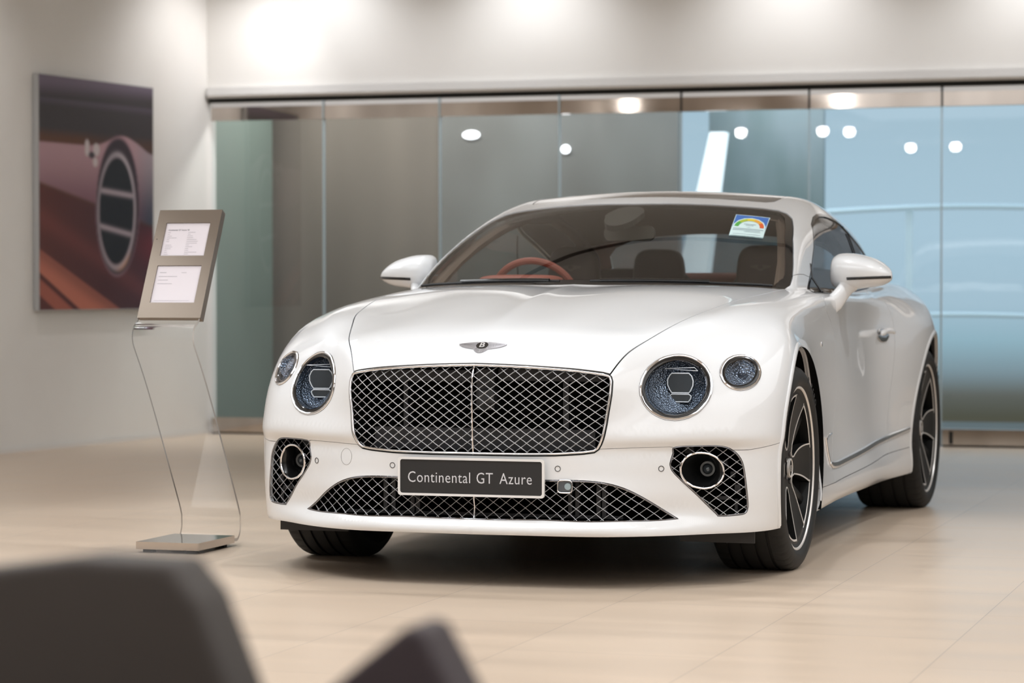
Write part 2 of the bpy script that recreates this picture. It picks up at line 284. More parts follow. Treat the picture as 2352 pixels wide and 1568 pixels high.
# outlines measured on the body (right-hand half, mirrored later)
OL=dict(
 grille=[(0,-0.876,0.762),(0.184,-0.872,0.756),(0.348,-0.851,0.745),(0.442,-0.827,0.733),(0.46,-0.821,0.728),(0.469,-0.82,0.721),(0.475,-0.824,0.704),(0.475,-0.836,0.656),(0.461,-0.847,0.559),(0.444,-0.854,0.49),(0.436,-0.854,0.473),(0.421,-0.858,0.462),(0.386,-0.868,0.457),(0.291,-0.887,0.451),(0.157,-0.898,0.449),(0,-0.9,0.449)],
 lower=[(0,-0.893,0.371),(0.144,-0.889,0.371),(0.264,-0.883,0.37),(0.41,-0.862,0.368),(0.464,-0.846,0.36),(0.516,-0.824,0.343),(0.583,-0.784,0.304),(0.648,-0.735,0.256),(0.678,-0.723,0.236),(0.618,-0.769,0.232),(0.485,-0.85,0.232),(0.3,-0.887,0.232),(0.144,-0.891,0.232),(0,-0.896,0.232)],
 fog=[(0.672,-0.74,0.481),(0.752,-0.688,0.484),(0.812,-0.644,0.481),(0.847,-0.612,0.464),(0.866,-0.592,0.435),(0.875,-0.582,0.393),(0.884,-0.576,0.316),(0.885,-0.57,0.27),(0.878,-0.576,0.249),(0.858,-0.593,0.243),(0.798,-0.633,0.241),(0.787,-0.64,0.25),(0.733,-0.686,0.314),(0.667,-0.733,0.387),(0.653,-0.744,0.415),(0.654,-0.744,0.433),(0.664,-0.74,0.459)],
 lamp=[(0.772,-0.62,0.68),(0.769,-0.611,0.694),(0.765,-0.603,0.708),(0.759,-0.597,0.722),(0.751,-0.592,0.735),(0.742,-0.589,0.747),(0.731,-0.588,0.758),(0.719,-0.59,0.768),(0.707,-0.594,0.776),(0.693,-0.599,0.783),(0.679,-0.607,0.788),(0.665,-0.616,0.791),(0.651,-0.627,0.792),(0.637,-0.639,0.791),(0.624,-0.653,0.788),(0.611,-0.667,0.784),(0.599,-0.682,0.778),(0.589,-0.697,0.77),(0.579,-0.712,0.76),(0.571,-0.726,0.75),(0.564,-0.738,0.738),(0.559,-0.749,0.725),(0.555,-0.758,0.711),(0.553,-0.765,0.697),(0.552,-0.771,0.682),(0.553,-0.774,0.668),(0.556,-0.776,0.654),(0.561,-0.776,0.64),(0.567,-0.775,0.627),(0.575,-0.772,0.615),(0.585,-0.769,0.604),(0.596,-0.766,0.594),(0.608,-0.761,0.586),(0.622,-0.757,0.579),(0.636,-0.751,0.574),(0.65,-0.745,0.572),(0.665,-0.738,0.57),(0.68,-0.73,0.571),(0.694,-0.721,0.574),(0.708,-0.711,0.578),(0.721,-0.702,0.585),(0.733,-0.691,0.592),(0.744,-0.681,0.602),(0.753,-0.671,0.613),(0.761,-0.661,0.625),(0.766,-0.65,0.637),(0.77,-0.64,0.651),(0.772,-0.63,0.665)],
 small=[(0.902,-0.447,0.726),(0.899,-0.441,0.737),(0.895,-0.436,0.747),(0.889,-0.433,0.757),(0.881,-0.432,0.765),(0.872,-0.434,0.773),(0.862,-0.437,0.779),(0.852,-0.443,0.784),(0.841,-0.45,0.787),(0.831,-0.46,0.788),(0.821,-0.471,0.787),(0.811,-0.484,0.785),(0.803,-0.497,0.78),(0.796,-0.511,0.775),(0.79,-0.525,0.767),(0.786,-0.537,0.759),(0.783,-0.549,0.749),(0.782,-0.56,0.739),(0.784,-0.569,0.729),(0.786,-0.576,0.718),(0.791,-0.58,0.708),(0.797,-0.583,0.698),(0.805,-0.584,0.69),(0.813,-0.582,0.682),(0.823,-0.579,0.676),(0.833,-0.573,0.671),(0.844,-0.565,0.668),(0.854,-0.556,0.667),(0.864,-0.545,0.668),(0.873,-0.532,0.67),(0.882,-0.519,0.674),(0.889,-0.505,0.68),(0.895,-0.491,0.687),(0.899,-0.479,0.696),(0.902,-0.467,0.705),(0.903,-0.456,0.716)],
 fogring=[(0.811,-0.633,0.398),(0.81,-0.634,0.408),(0.806,-0.636,0.419),(0.801,-0.641,0.428),(0.794,-0.646,0.437),(0.786,-0.653,0.445),(0.776,-0.661,0.451),(0.766,-0.669,0.456),(0.755,-0.678,0.459),(0.744,-0.686,0.46),(0.733,-0.694,0.46),(0.722,-0.701,0.457),(0.712,-0.708,0.453),(0.704,-0.714,0.447),(0.696,-0.718,0.44),(0.69,-0.722,0.431),(0.686,-0.724,0.422),(0.683,-0.725,0.411),(0.683,-0.724,0.401),(0.684,-0.722,0.39),(0.688,-0.72,0.38),(0.693,-0.716,0.37),(0.7,-0.711,0.361),(0.709,-0.705,0.354),(0.718,-0.699,0.347),(0.729,-0.691,0.343),(0.74,-0.683,0.34),(0.751,-0.675,0.338),(0.762,-0.668,0.339),(0.773,-0.66,0.341),(0.782,-0.653,0.346),(0.791,-0.647,0.351),(0.799,-0.642,0.359),(0.805,-0.638,0.367),(0.809,-0.635,0.377),(0.811,-0.633,0.387)],
 seam=[(0.437,-0.854,0.475),(0.539,-0.81,0.479),(0.669,-0.742,0.483)],
 seam2=[(0.854,-0.607,0.465),(0.889,-0.572,0.465),(0.933,-0.509,0.473),(0.958,-0.452,0.48)],
 hood=[(0.464,-0.812,0.738),(0.502,-0.746,0.793),(0.54,-0.668,0.831),(0.594,-0.496,0.884),(0.663,-0.204,0.941),(0.705,0.059,0.974),(0.745,0.358,0.997)],
 ws=[(0.765,0.714,1.029),(0.763,0.774,1.059),(0.734,0.929,1.148),(0.701,1.075,1.217),(0.677,1.205,1.267),(0.65,1.31,1.305),(0.616,1.364,1.328),(0.58,1.38,1.34),(0.514,1.368,1.35),(0.41,1.329,1.359),(0.251,1.283,1.367),(0.088,1.249,1.37)],
 dlo=[(0.717,1.372,1.281),(0.705,1.468,1.312),(0.703,1.562,1.328),(0.708,1.654,1.331),(0.715,1.74,1.326),(0.728,1.924,1.305),(0.744,2.056,1.269),(0.75,2.257,1.225),(0.751,2.445,1.175)],
 dlof=[(0.717,1.372,1.281),(0.747,1.229,1.176),(0.832,0.81,1),(0.853,1.052,0.996)],
 chrome=[(0.911,0.729,0.37),(0.918,0.722,0.331),(0.918,0.813,0.318),(0.916,1.284,0.329),(0.918,2.052,0.354),(0.956,2.37,0.383)],
 chromeu=[(0.912,0.905,0.336),(0.917,2.058,0.372),(0.954,2.346,0.398)])
# ---------------------------------------------------------------- skin parameterisation: rays leaving a spine inside the car
YA,YB,ZS0,QS=-.12,3.05,.56,.62
def q2ray(q):
    q=np.asarray(q,float);o=np.zeros((len(q),3));o[:,2]=ZS0
    yo=np.clip(q[:,1],YA,YB);o[:,1]=yo
    dx=q[:,0];dy=q[:,1]-yo;r=np.hypot(dx,dy)/QS;rr=np.maximum(np.hypot(dx,dy),1e-9)
    s_=np.sin(r)
    d=np.stack([dx/rr*s_,dy/rr*s_,np.cos(r)],1);return o,d
def p2q(P):
    P=np.asarray(P,float);yo=np.clip(P[:,1],YA,YB)
    v=np.stack([P[:,0],P[:,1]-yo,P[:,2]-ZS0],1);h=np.hypot(v[:,0],v[:,1])
    r=np.arctan2(h,v[:,2])*QS;hh=np.maximum(h,1e-9)
    return np.stack([v[:,0]/hh*r,yo+v[:,1]/hh*r],1)
def cast(o,d,t0=None,lo=.15,hi=1.9,n=70):
    """first surface crossing of the rays from inside"""
    if t0 is None:
        N=len(o);t=np.full(N,hi);act=np.arange(N);prev=car_f(o+lo*d);res=np.full(N,hi);res2=np.full(N,lo)
        done=np.zeros(N,bool)
        ts=np.linspace(lo,hi,n)
        for a,b in zip(ts[:-1],ts[1:]):
            v=car_f(o+b*d);hit=(v>0)&~done;res2[hit]=a;res[hit]=b;done|=hit
            if done.all(): break
        a,b=res2,res
        for i in range(14):
            m=(a+b)/2;v=car_f(o+m[:,None]*d)>0;b=np.where(v,m,b);a=np.where(v,a,m)
        return (a+b)/2
    t=t0.copy();w=np.full(len(t),.03)
    a=t-w;b=t+w
    for i in range(4):
        fa=car_f(o+a[:,None]*d)<0;fb=car_f(o+b[:,None]*d)>0
        if fa.all() and fb.all(): break
        w=w*2;a=np.where(fa,a,t-w);b=np.where(fb,b,t+w)
    for i in range(16):
        m=(a+b)/2;v=car_f(o+m[:,None]*d)>0;b=np.where(v,m,b);a=np.where(v,a,m)
    return (a+b)/2
def q2p(q):
    """points on the skin above the plane positions q"""
    o,d=q2ray(q);q=np.asarray(q,float)
    gx=np.arange(-.04,1.5,.04);gy=np.arange(-1.6,4.6,.04)
    if not hasattr(q2p,'T'):
        G=np.stack(np.meshgrid(gx,gy,indexing='ij'),-1).reshape(-1,2);oo,dd=q2ray(G)
        q2p.T=cast(oo,dd).reshape(len(gx),len(gy))
    fx=np.clip((np.abs(q[:,0])-gx[0])/.04,0,len(gx)-1.001);fy=np.clip((q[:,1]-gy[0])/.04,0,len(gy)-1.001)
    i=fx.astype(int);j=fy.astype(int);u=fx-i;v=fy-j;T=q2p.T
    t0=T[i,j]*(1-u)*(1-v)+T[i+1,j]*u*(1-v)+T[i,j+1]*(1-u)*v+T[i+1,j+1]*u*v
    return o+cast(o,d,t0)[:,None]*d
# ================================================================ car materials
M_PAINT=mat('white_pearl_paint',(.765,.775,.79),.32,0,1.0,.02)
M_CHROME=mat('chrome',(.82,.82,.84),.07,1)
M_DCHROME=mat('dark_chrome',(.28,.28,.30),.12,1)
M_BLACKG=mat('gloss_black',(.006,.006,.007),.12,0,.6,.03)
M_ROOFG=mat('tinted_roof_glass',(.10,.10,.105),.05,0,1.0,.01,1.0)
M_BLACK=mat('satin_black_plastic',(.012,.012,.013),.5)
M_VOID=mat('matt_black_lining',(.004,.004,.004),.9,spec=.1)
M_RAD=mat('radiator_grey',(.02,.02,.023),.45)
M_WSGLASS=thin_glass('windscreen_glass',(.82,.84,.82),.05,.006)
M_SDGLASS=thin_glass('side_glass',(.55,.60,.63),.10,.006)
M_TYRE=mat('tyre_rubber',(.012,.012,.012),.62);M_LETTER=mat('tyre_lettering',(.03,.03,.03),.4)
# ================================================================ planar cell splitter
def cdt_cells(lines,pts,clear=.006,eps=1e-7):
    """lines: list of (polyline Nx2, closed). returns verts, faces, component id per face, constraint edge set"""
    V=[];E=[]
    for L,closed in lines:
        n=len(V);V+=[tuple(p) for p in L];k=len(L);E+=[(n+i,n+i+1) for i in range(k-1)]
        if closed:E.append((n+k-1,n))
    LV=np.array(V)
    if len(pts):
        # drop grid points too close to a line vertex
        cell=clear;H={}
        segp=[]
        for a,b in E:
            pa,pb=LV[a],LV[b];m=max(1,int(np.linalg.norm(pb-pa)/(clear*.7)))
            for i in range(m+1): segp.append(pa+(pb-pa)*i/m)
        for p in segp: H.setdefault((int(p[0]//cell),int(p[1]//cell)),[]).append(p)
        keep=[]
        for p in pts:
            i,j=int(p[0]//cell),int(p[1]//cell);ok=True
            for di in (-1,0,1):
                for dj in (-1,0,1):
                    for r_ in H.get((i+di,j+dj),()):
                        if (r_[0]-p[0])**2+(r_[1]-p[1])**2<clear*clear: ok=False;break
                    if not ok:break
                if not ok:break
            if ok: keep.append(p)
        V+=[tuple(p) for p in keep]
    v,e,f,ov,oe,of=delaunay_2d_cdt([Vector(p) for p in V],E,[],0,eps)
    v=np.array([(p.x,p.y) for p in v]);f=[tuple(q) for q in f]
    cons=set()
    for i,ed in enumerate(e):
        if oe[i]: cons.add((min(ed),max(ed)))
    ef={}
    for i,q in enumerate(f):
        for k in range(len(q)):
            a,b=q[k],q[(k+1)%len(q)];ef.setdefault((min(a,b),max(a,b)),[]).append(i)
    comp=-np.ones(len(f),int);c=0
    for s0 in range(len(f)):
        if comp[s0]>=0: continue
        st=[s0];comp[s0]=c
        while st:
            i=st.pop();q=f[i]
            for k in range(len(q)):
                a,b=q[k],q[(k+1)%len(q)];key=(min(a,b),max(a,b))
                if key in cons: continue
                for j in ef[key]:
                    if comp[j]<0: comp[j]=c;st.append(j)
        c+=1
    return v,f,comp,cons
def side_x(y,z):
    y=np.atleast_1d(np.asarray(y,float));z=np.broadcast_to(np.asarray(z,float),y.shape);a=np.full(len(y),.3);b=np.full(len(y),1.3)
    for i in range(26):
        m=(a+b)/2;v=car_f(np.stack([m,y,z],1))>0;b=np.where(v,m,b);a=np.where(v,a,m)
    return (a+b)/2
def front_y(x,z):
    x=np.atleast_1d(np.asarray(x,float));z=np.broadcast_to(np.asarray(z,float),x.shape);a=np.full(len(x),-.25);b=np.full(len(x),-1.2)
    for i in range(26):
        m=(a+b)/2;v=car_f(np.stack([x,m,z],1))>0;b=np.where(v,m,b);a=np.where(v,a,m)
    return (a+b)/2
def top_z(x,y):
    x=np.atleast_1d(np.asarray(x,float));y=np.broadcast_to(np.asarray(y,float),x.shape);a=np.full(len(x),.7);b=np.full(len(x),1.6)
    for i in range(26):
        m=(a+b)/2;v=car_f(np.stack([x,y,m],1))>0;b=np.where(v,m,b);a=np.where(v,a,m)
    return (a+b)/2
# ---------------------------------------------------------------- outlines
WR=.369;AY0,AY1,AZ,AR=0.0,2.868,.385,.417
def arch(y0,r=AR,zlo=.10):
    a0=math.asin((zlo-AZ)/r);t=np.linspace(math.pi-a0,a0,61);y=y0+r*np.cos(t);z=AZ+r*np.sin(t)
    return np.stack([side_x(y,np.maximum(z,.19)),y,z],1)
O3=OL
g=[np.array(p) for p in O3['grille']];grille_half=dens(g,.02)
_l=O3['lower'];lower_half=dens(np.vstack([smooth_open(_l[:9],6),smooth_open(_l[8:],6)[1:]]),.02)
fog=smooth_closed(O3['fog'],3);lamp=np.array(O3['lamp']);small=np.array(O3['small'])
ws_top=O3['ws']                      # from lower corner up and over to the centre
wsb_y=lambda x:.335+.50*x*x
xb=np.linspace(0,.735,16);ws_bot=np.stack([xb,wsb_y(xb),top_z(xb,wsb_y(xb))],1)
WSC=np.array([.757,.645,1.014])
ws_outline=[tuple(p) for p in ws_bot]+[tuple(WSC)]+[tuple(p) for p in ws_top]+[(0,1.238,1.371)]
dlo_bot_y=np.array([1.05,1.3,1.6,1.9,2.2,2.42,2.58,2.70,2.8]);dlo_bot_z=np.array([.996,.996,.998,1.003,1.014,1.03,1.05,1.08,1.1])
dlo=[tuple(p) for p in O3['dlo']]+[(.752,2.58,1.135),(.748,2.68,1.105)]
dlo_low=[(float(side_x(y,z)[0]),y,z) for y,z in zip(dlo_bot_y[::-1][1:],dlo_bot_z[::-1][1:])]
dlo_front=[(.838,.83,.998),(.80,.98,1.04),(.765,1.13,1.10),(.739,1.273,1.177)]
dlo_closed=dlo+dlo_low+dlo_front
doorF=[dlo_front[0],(.885,.765,.965),(.893,.797,.926),(.892,.90,.885),(.893,.955,.82),(.897,.965,.74),(.90,.955,.64),(.902,.93,.53),(.905,.88,.42),(.912,.82,.335),(.925,.78,.262)]
sill=[(.945,.36,.268),(.935,.6,.262),(.925,.78,.262),(.92,1.2,.272),(.925,1.787,.285),(.94,2.06,.293),(.952,2.50,.308)]
doorR=[(.94,2.06,.293),(.91,2.07,.40),(.91,2.11,.55),(.92,2.15,.66),(.925,2.19,.78),(.918,2.215,.87),(.907,2.20,.92),(.885,2.16,.975),(float(side_x(2.12,1.009)[0]),2.12,1.009)]
pillar_seam=[(.757,.80,1.064),(.775,.95,1.075),(.785,1.055,1.068)]
rw=[(0,2.66),(.2,2.67),(.4,2.70),(.5,2.75),(.545,2.82),(.57,2.95),(.60,3.20),(.605,3.30),(.58,3.34),(.4,3.39),(0,3.42)]
rw3=[(x,y,float(top_z(x,y)[0])) for x,y in rw]
roofp=[(0,1.40),(.2,1.41),(.4,1.445),(.50,1.475),(.53,1.51),(.54,1.57),(.53,2.0),(.505,2.35),(.48,2.40),(.3,2.42),(0,2.43)]
roof3=[(x,y,float(top_z(x,y)[0])) for x,y in roofp]
hood_line=[tuple(p) for p in smooth_open([(.4655,-.8225,.7265)]+[tuple(p) for p in O3['hood'][1:]]+[(.7565,.58,1.011),tuple(WSC)],8)];hood_line[-1]=tuple(WSC)
def ext(P,a=0,b=0):
    """lengthen an open polyline at its ends so that it crosses the line it meets"""
    P=[np.array(p,float) for p in P]
    if a: d=P[0]-P[1];P=[P[0]+d/np.linalg.norm(d)*a]+P
    if b: d=P[-1]-P[-2];P=P+[P[-1]+d/np.linalg.norm(d)*b]
    return [tuple(p) for p in P]
def cx(P): P=[tuple(p) for p in P];return [(-.004,P[0][1],P[0][2])]+P+[(-.004,P[-1][1],P[-1][2])]
def Q(P,step=.022,closed=False): return p2q(dens(P,step,closed))
def cut_at(P,idx): return P
# bottom edge of the body skin
def bottom_q(zl=.181):
    out=[]
    dirs=[((0,YA),(math.sin(t),-math.cos(t))) for t in np.linspace(0,math.pi/2,60)]+[((0,y),(1,0)) for y in np.linspace(YA+.03,YB-.03,90)]+[((0,YB),(math.cos(t),math.sin(t))) for t in np.linspace(0,math.pi/2,40)]
    o=np.array([d[0] for d in dirs]);d=np.array([d[1] for d in dirs]);a=np.full(len(o),1.3*QS);b=np.full(len(o),2.35*QS)
    for i in range(16):
        m=(a+b)/2;z=q2p(o+d*m[:,None])[:,2]<zl;b=np.where(z,m,b);a=np.where(z,a,m)
    return o+d*b[:,None]
BQ=bottom_q();BQ[0,0]=0;BQ[-1,0]=0
lines=[(BQ,False),(np.stack([np.zeros(300),np.linspace(BQ[0,1],BQ[-1,1],300)],1),False),
 (Q(cx(grille_half)),False),(Q(cx(lower_half)),False),(Q(fog,.02),True),(p2q(lamp),True),(p2q(small),True),
 (Q(cx(ws_outline)),False),(Q(dlo_closed,.022,True),True),(Q(ext(hood_line,.012)),False),
 (Q(ext([(.4385,-.8535,.4755)]+O3['seam'][1:2]+[(.655,-.748,.4815)]+[(.676,-.738,.476)],.012,.014),.02),False),
 (Q(ext([(.846,-.6125,.4655)]+O3['seam2'][1:]+[(.966,-.405,.487)],.014,.03),.02),False),
 (Q(doorF),False),(Q(sill),False),(Q(ext(doorR,0,.014)),False),(Q(ext(pillar_seam,.014,.02)),False),(Q(cx(rw3)),False),(Q(cx(roof3)),False),
 (p2q(arch(AY0)),False),(p2q(arch(AY1)),False)]
# second contour inside the glass openings (black border band)
def inset_poly(P,d):
    """inset of a closed ring lying on the skin, towards its inside, in metres"""
    P=np.array(P);n=len(P);N=car_n(P);c=P.mean(0);out=[]
    for i in range(n):
        t=P[(i+1)%n]-P[i-1];t/=np.linalg.norm(t)+1e-9;s_=np.cross(N[i],t);s_/=np.linalg.norm(s_)+1e-9
        if s_@(c-P[i])<0 and i>=0: s_=-s_
        out.append(P[i]+s_*(d[i] if hasattr(d,'__len__') else d))
    return np.array(out)
ws_full=np.array([p for p in ws_outline]+[(-p[0],p[1],p[2]) for p in ws_outline[::-1]][1:-1])
def resample(P,step):
    D=dens(P,step,True);return D
ws_r=q2p(p2q(resample(ws_full,.04)))
dd=np.where(ws_r[:,1]<.72,.045,.034)
ws_in=inset_poly(ws_r,dd);ws_in=ws_in[ws_in[:,0]>=0.0]
o_=np.argsort(ws_in[:,1]*0+np.arctan2(ws_in[:,1]-.85,ws_in[:,0]));ws_in=ws_in[o_]
ws_in=np.vstack([[0,ws_in[0,1],ws_in[0,2]],ws_in[1:-1],[0,ws_in[-1,1],ws_in[-1,2]]])
lines.append((p2q(cx(ws_in)),False))
dlo_r=q2p(p2q(resample(np.array(dlo_closed),.03)))
dlo_in=inset_poly(dlo_r,.017);lines.append((p2q(dlo_in),True))
# interior grid
st=.0165;gx=np.arange(0.0,1.45,st);gy=np.arange(-1.5,4.4,st)
G=np.stack(np.meshgrid(gx,gy,indexing='ij'),-1).reshape(-1,2)
poly=np.vstack([BQ,[[-.01,BQ[-1,1]],[-.01,BQ[0,1]]]]);
gf=np.stack(np.meshgrid(np.arange(.0,1.3,.0062),np.arange(-1.5,.15,.0062),indexing='ij'),-1).reshape(-1,2);rr_=np.hypot(gf[:,0],np.minimum(gf[:,1]-YA,0));gf=gf[(rr_>.80)&(rr_<1.35)];gf=gf[inside(poly,gf)];_p=q2p(gf);gf=gf[((_p[:,2]<.262)|((_p[:,2]>.462)&(_p[:,2]<.52)&(_p[:,0]>.43)))&(_p[:,1]<-.3)]
G=G[inside(poly,G)];_gp=q2p(G);G=np.vstack([G[~(((_gp[:,2]<.262)|((_gp[:,2]>.462)&(_gp[:,2]<.52)&(_gp[:,0]>.43)))&(_gp[:,1]<-.3))],gf])
CV,CF,CC_,CONS=cdt_cells(lines,G,.0055)
CP=q2p(CV)
cent=np.array([CP[list(f)].mean(0) for f in CF])
def comp_of(p):
    d=np.linalg.norm(cent-np.array(p),axis=1);return CC_[d.argmin()]
REG={};_k=int(np.argmin(np.abs(dlo_r[:,1]-1.9)+(dlo_r[:,2]<1.1)*9))
for nm,p in dict(bonnet=(.25,-.3,.97),front_bumper=(.55,-.80,.42),front_fender=(.8,.0,.95),door=(.905,1.5,.6),rear_quarter=(.97,2.9,.88),side_sill=(.93,1.3,.22),windscreen=(.3,.8,1.2),
   windscreen_border=(.3,1.27,1.365),side_window=(.76,1.6,1.12),side_window_trim=tuple((dlo_r[_k]+dlo_in[_k])/2),roof_panel=(.2,2,1.39),rear_window=(.2,3.1,1.15),headlamp=(.66,-.69,.68),side_lamp=(.845,-.515,.73),fog=(.86,-.59,.28),grille=(.2,-.87,.6),lower=(.2,-.88,.3),arch_f=(.955,0,.6),arch_r=(.98,2.87,.6)).items():
    REG[nm]=comp_of(p)
REG_names={v:k for k,v in REG.items()}
if len(REG_names)!=len(REG): print('REGION CLASH',{k:v for k,v in REG.items()})
def panel(name,m,parent,cells,sides=(1,),gap=.0013,wall=.012,offset=0.0,do_wall=True,reverse=False):
    ids=[REG[c] for c in cells];F=[CF[i] for i in range(len(CF)) if CC_[i] in ids]
    used=sorted({i for q in F for i in q});mp={g_:i for i,g_ in enumerate(used)}
    P=CP[used].copy();Fm=[tuple(mp[i] for i in q) for q in F]
    cnt={}
    for q in Fm:
        for k in range(len(q)): 
            a,b=q[k],q[(k+1)%len(q)];cnt[(a,b)]=1
    bd=[(a,b) for (a,b) in cnt if (b,a) not in cnt]
    cl=lambda i:abs(CV[used[i],0])<1e-4
    if len(sides)==2: bd=[(a,b) for a,b in bd if not (cl(a) and cl(b))]
    N=car_n(P)
    if gap>0:
        mv=np.zeros_like(P);ct=np.zeros(len(P))
        for a,b in bd:
            t=P[b]-P[a];L=np.linalg.norm(t)
            if L<1e-7: continue
            t/=L
            for i in (a,b):
                s_=np.cross(N[i],t);s_/=np.linalg.norm(s_)+1e-9;mv[i]+=s_;ct[i]+=1
        # orientation: faces are counter-clockwise in q, which is mirrored or not in 3D -> test with a face centroid
        tst=0
        ca=np.array([P[list(q)].mean(0) for q in Fm]);fe={}
        for fi,q in enumerate(Fm):
            for k in range(len(q)): fe[(q[k],q[(k+1)%len(q)])]=fi
        for a,b in bd[:200]: tst+=np.sign((ca[fe[(a,b)]]-P[a])@np.cross(N[a],P[b]-P[a]))
        k=ct>0;mv[k]/=np.linalg.norm(mv[k],axis=1)[:,None]+1e-9
        if tst<0: mv=-mv
        if len(sides)==2:
            for i in range(len(P)):
                if cl(i): mv[i,0]=0
        P2=P+mv*gap;P[k]=q2p(p2q(P2[k]))
        if len(sides)==2:
            for i in range(len(P)):
                if cl(i): P[i,0]=0
        N=car_n(P)
    if len(sides)==2:
        for i in range(len(P)):
            if cl(i): P[i,0]=0;N[i,0]=0
    P=P-N*offset
    # orientation of faces versus outward normal
    q=Fm[len(Fm)//2];fn=np.cross(P[q[1]]-P[q[0]],P[q[2]]-P[q[1]])
    flip=fn@N[q[0]]<0
    outs=[]
    V=P.tolist();NN=N.tolist();FF=[tuple(q[::-1]) if flip else q for q in Fm]
    if do_wall:
        for a,b in bd:
            t=P[b]-P[a]
            if np.linalg.norm(t)<1e-7: continue
            wn=np.cross(t,N[a]);wn/=np.linalg.norm(wn)+1e-9
            if (not flip and False): wn=-wn
            n0=len(V);V+=[P[a].tolist(),P[b].tolist(),(P[b]-N[b]*wall).tolist(),(P[a]-N[a]*wall).tolist()]
            # wall normal points away from the panel
            ctr=(ca[fe[(a,b)]]-P[a]) if gap>0 else None
            w_=-wn if (ctr is not None and wn@ctr>0) else wn
            NN+=[w_.tolist()]*4
            qd=(n0,n0+1,n0+2,n0+3);fnn=np.cross(P[b]-P[a],-N[b]);
            FF.append(qd if fnn@w_>0 else qd[::-1])
    res=[]
    V=np.array(V);NN=np.array(NN)
    if len(sides)==2:
        VV=np.vstack([V,V*[-1,1,1]]);NV=np.vstack([NN,NN*[-1,1,1]]);n=len(V)
        cen=np.abs(NV[:,0])
        F2=FF+[tuple(i+n for i in q[::-1]) for q in FF]
        # weld the centre line
        key={};remap=np.arange(2*n)
        for i in range(n):
            if abs(V[i,0])<1e-6 and i<len(P): remap[i+n]=i;NV[i,0]=0
        F2=[tuple(int(remap[i]) for i in q) for q in F2]
        u=sorted({i for q in F2 for i in q});m2={g_:i for i,g_ in enumerate(u)}
        return [obj(name,VV[u],[tuple(m2[i] for i in q) for q in F2],m,parent,True,NV[u])]
    for s_ in sides:
        if s_>0: res.append(obj(name,V,FF,m,parent,True,NN))
        else: res.append(obj(name,V*[-1,1,1],[q[::-1] for q in FF],m,parent,True,NN*[-1,1,1]))
    return res
CAR=empty('car',(0,0,0))
tag(CAR,'white two-door coupe with chrome mesh grille and black show plate parked on the showroom floor','car')
BON=panel('bonnet',M_PAINT,CAR,['bonnet'],(1,-1),.0036)[0]
BUM=panel('front_bumper',M_PAINT,CAR,['front_bumper'],(1,-1),.0010)[0]
FENS=panel('front_fender',M_PAINT,CAR,['front_fender'],(1,-1)[:1],.0010)+panel('front_fender',M_PAINT,CAR,['front_fender'],(-1,),.0010)
DOORS=panel('door',M_PAINT,CAR,['door'],(1,),.0016)+panel('door',M_PAINT,CAR,['door'],(-1,),.0016)
BODY=panel('body_shell',M_PAINT,CAR,['rear_quarter'],(1,-1),.0012)[0]
for s_ in (1,-1): panel('side_sill',M_PAINT,CAR,['side_sill'],(s_,),.0012)
WSB=panel('windscreen_border',M_BLACKG,CAR,['windscreen_border'],(1,-1),.0025,offset=.003)[0]
WSG=panel('windscreen',M_WSGLASS,CAR,['windscreen'],(1,-1),0,offset=.003,do_wall=False)[0]
ROOFP=panel('roof_glass_panel',M_ROOFG,CAR,['roof_panel'],(1,-1),.003,offset=.001)[0]
panel('rear_window',M_SDGLASS,CAR,['rear_window'],(1,-1),.002,offset=.003,do_wall=False)
SW=[]
for s_ in (1,-1):
    SW+=panel('side_window',M_SDGLASS,CAR,['side_window'],(s_,),0,offset=.004,do_wall=False)
    panel('side_window_trim',M_BLACKG,CAR,['side_window_trim'],(s_,),.0015,offset=-.001,wall=.008)
# ================================================================ car parts
M_WIRE=mat('mesh_chrome',(.88,.88,.90),.42,.55)
M_GAPDARK=mat('black_seal',(.008,.008,.008),.6)
M_BRIGHT=mat('bright_chrome_strip',(.88,.90,.93),.10,.9)
M_CRYS=mat('lamp_crystal',(.27,.32,.40),.16,.8)
def _crys(m,sc,amt):
    t=m.node_tree;b=t.nodes['Principled BSDF'];tcn=t.nodes.new('ShaderNodeTexCoord');v=t.nodes.new('ShaderNodeTexVoronoi');bp=t.nodes.new('ShaderNodeBump')
    v.inputs['Scale'].default_value=sc;bp.inputs['Strength'].default_value=amt;bp.inputs['Distance'].default_value=.01
    t.links.new(tcn.outputs['Object'],v.inputs['Vector']);t.links.new(v.outputs['Distance'],bp.inputs['Height']);t.links.new(bp.outputs[0],b.inputs['Normal'])
_crys(M_CRYS,150,.55)
M_LAMPGLASS=thin_glass('lamp_cover_glass',(.92,.94,.96),.0,.01)
M_LEDRIM=mat('lamp_light_guide',(.92,.95,1.0),.4,0)
M_LENS=mat('lamp_lens',(.10,.12,.14),.12,.5,1.0,.02)
M_GREY=mat('dark_grey_plastic',(.035,.035,.037),.5)
def mirror_pts(P,s): 
    P=np.array(P,float).copy();P[:,0]*=s;return P
def full(half): 
    """half outline from the centre line to the centre line -> closed ring"""
    H=np.array(half,float);return np.vstack([H,(H*[-1,1,1])[::-1][1:-1]])
def inset_y(P,d): return inset_poly(P,d)
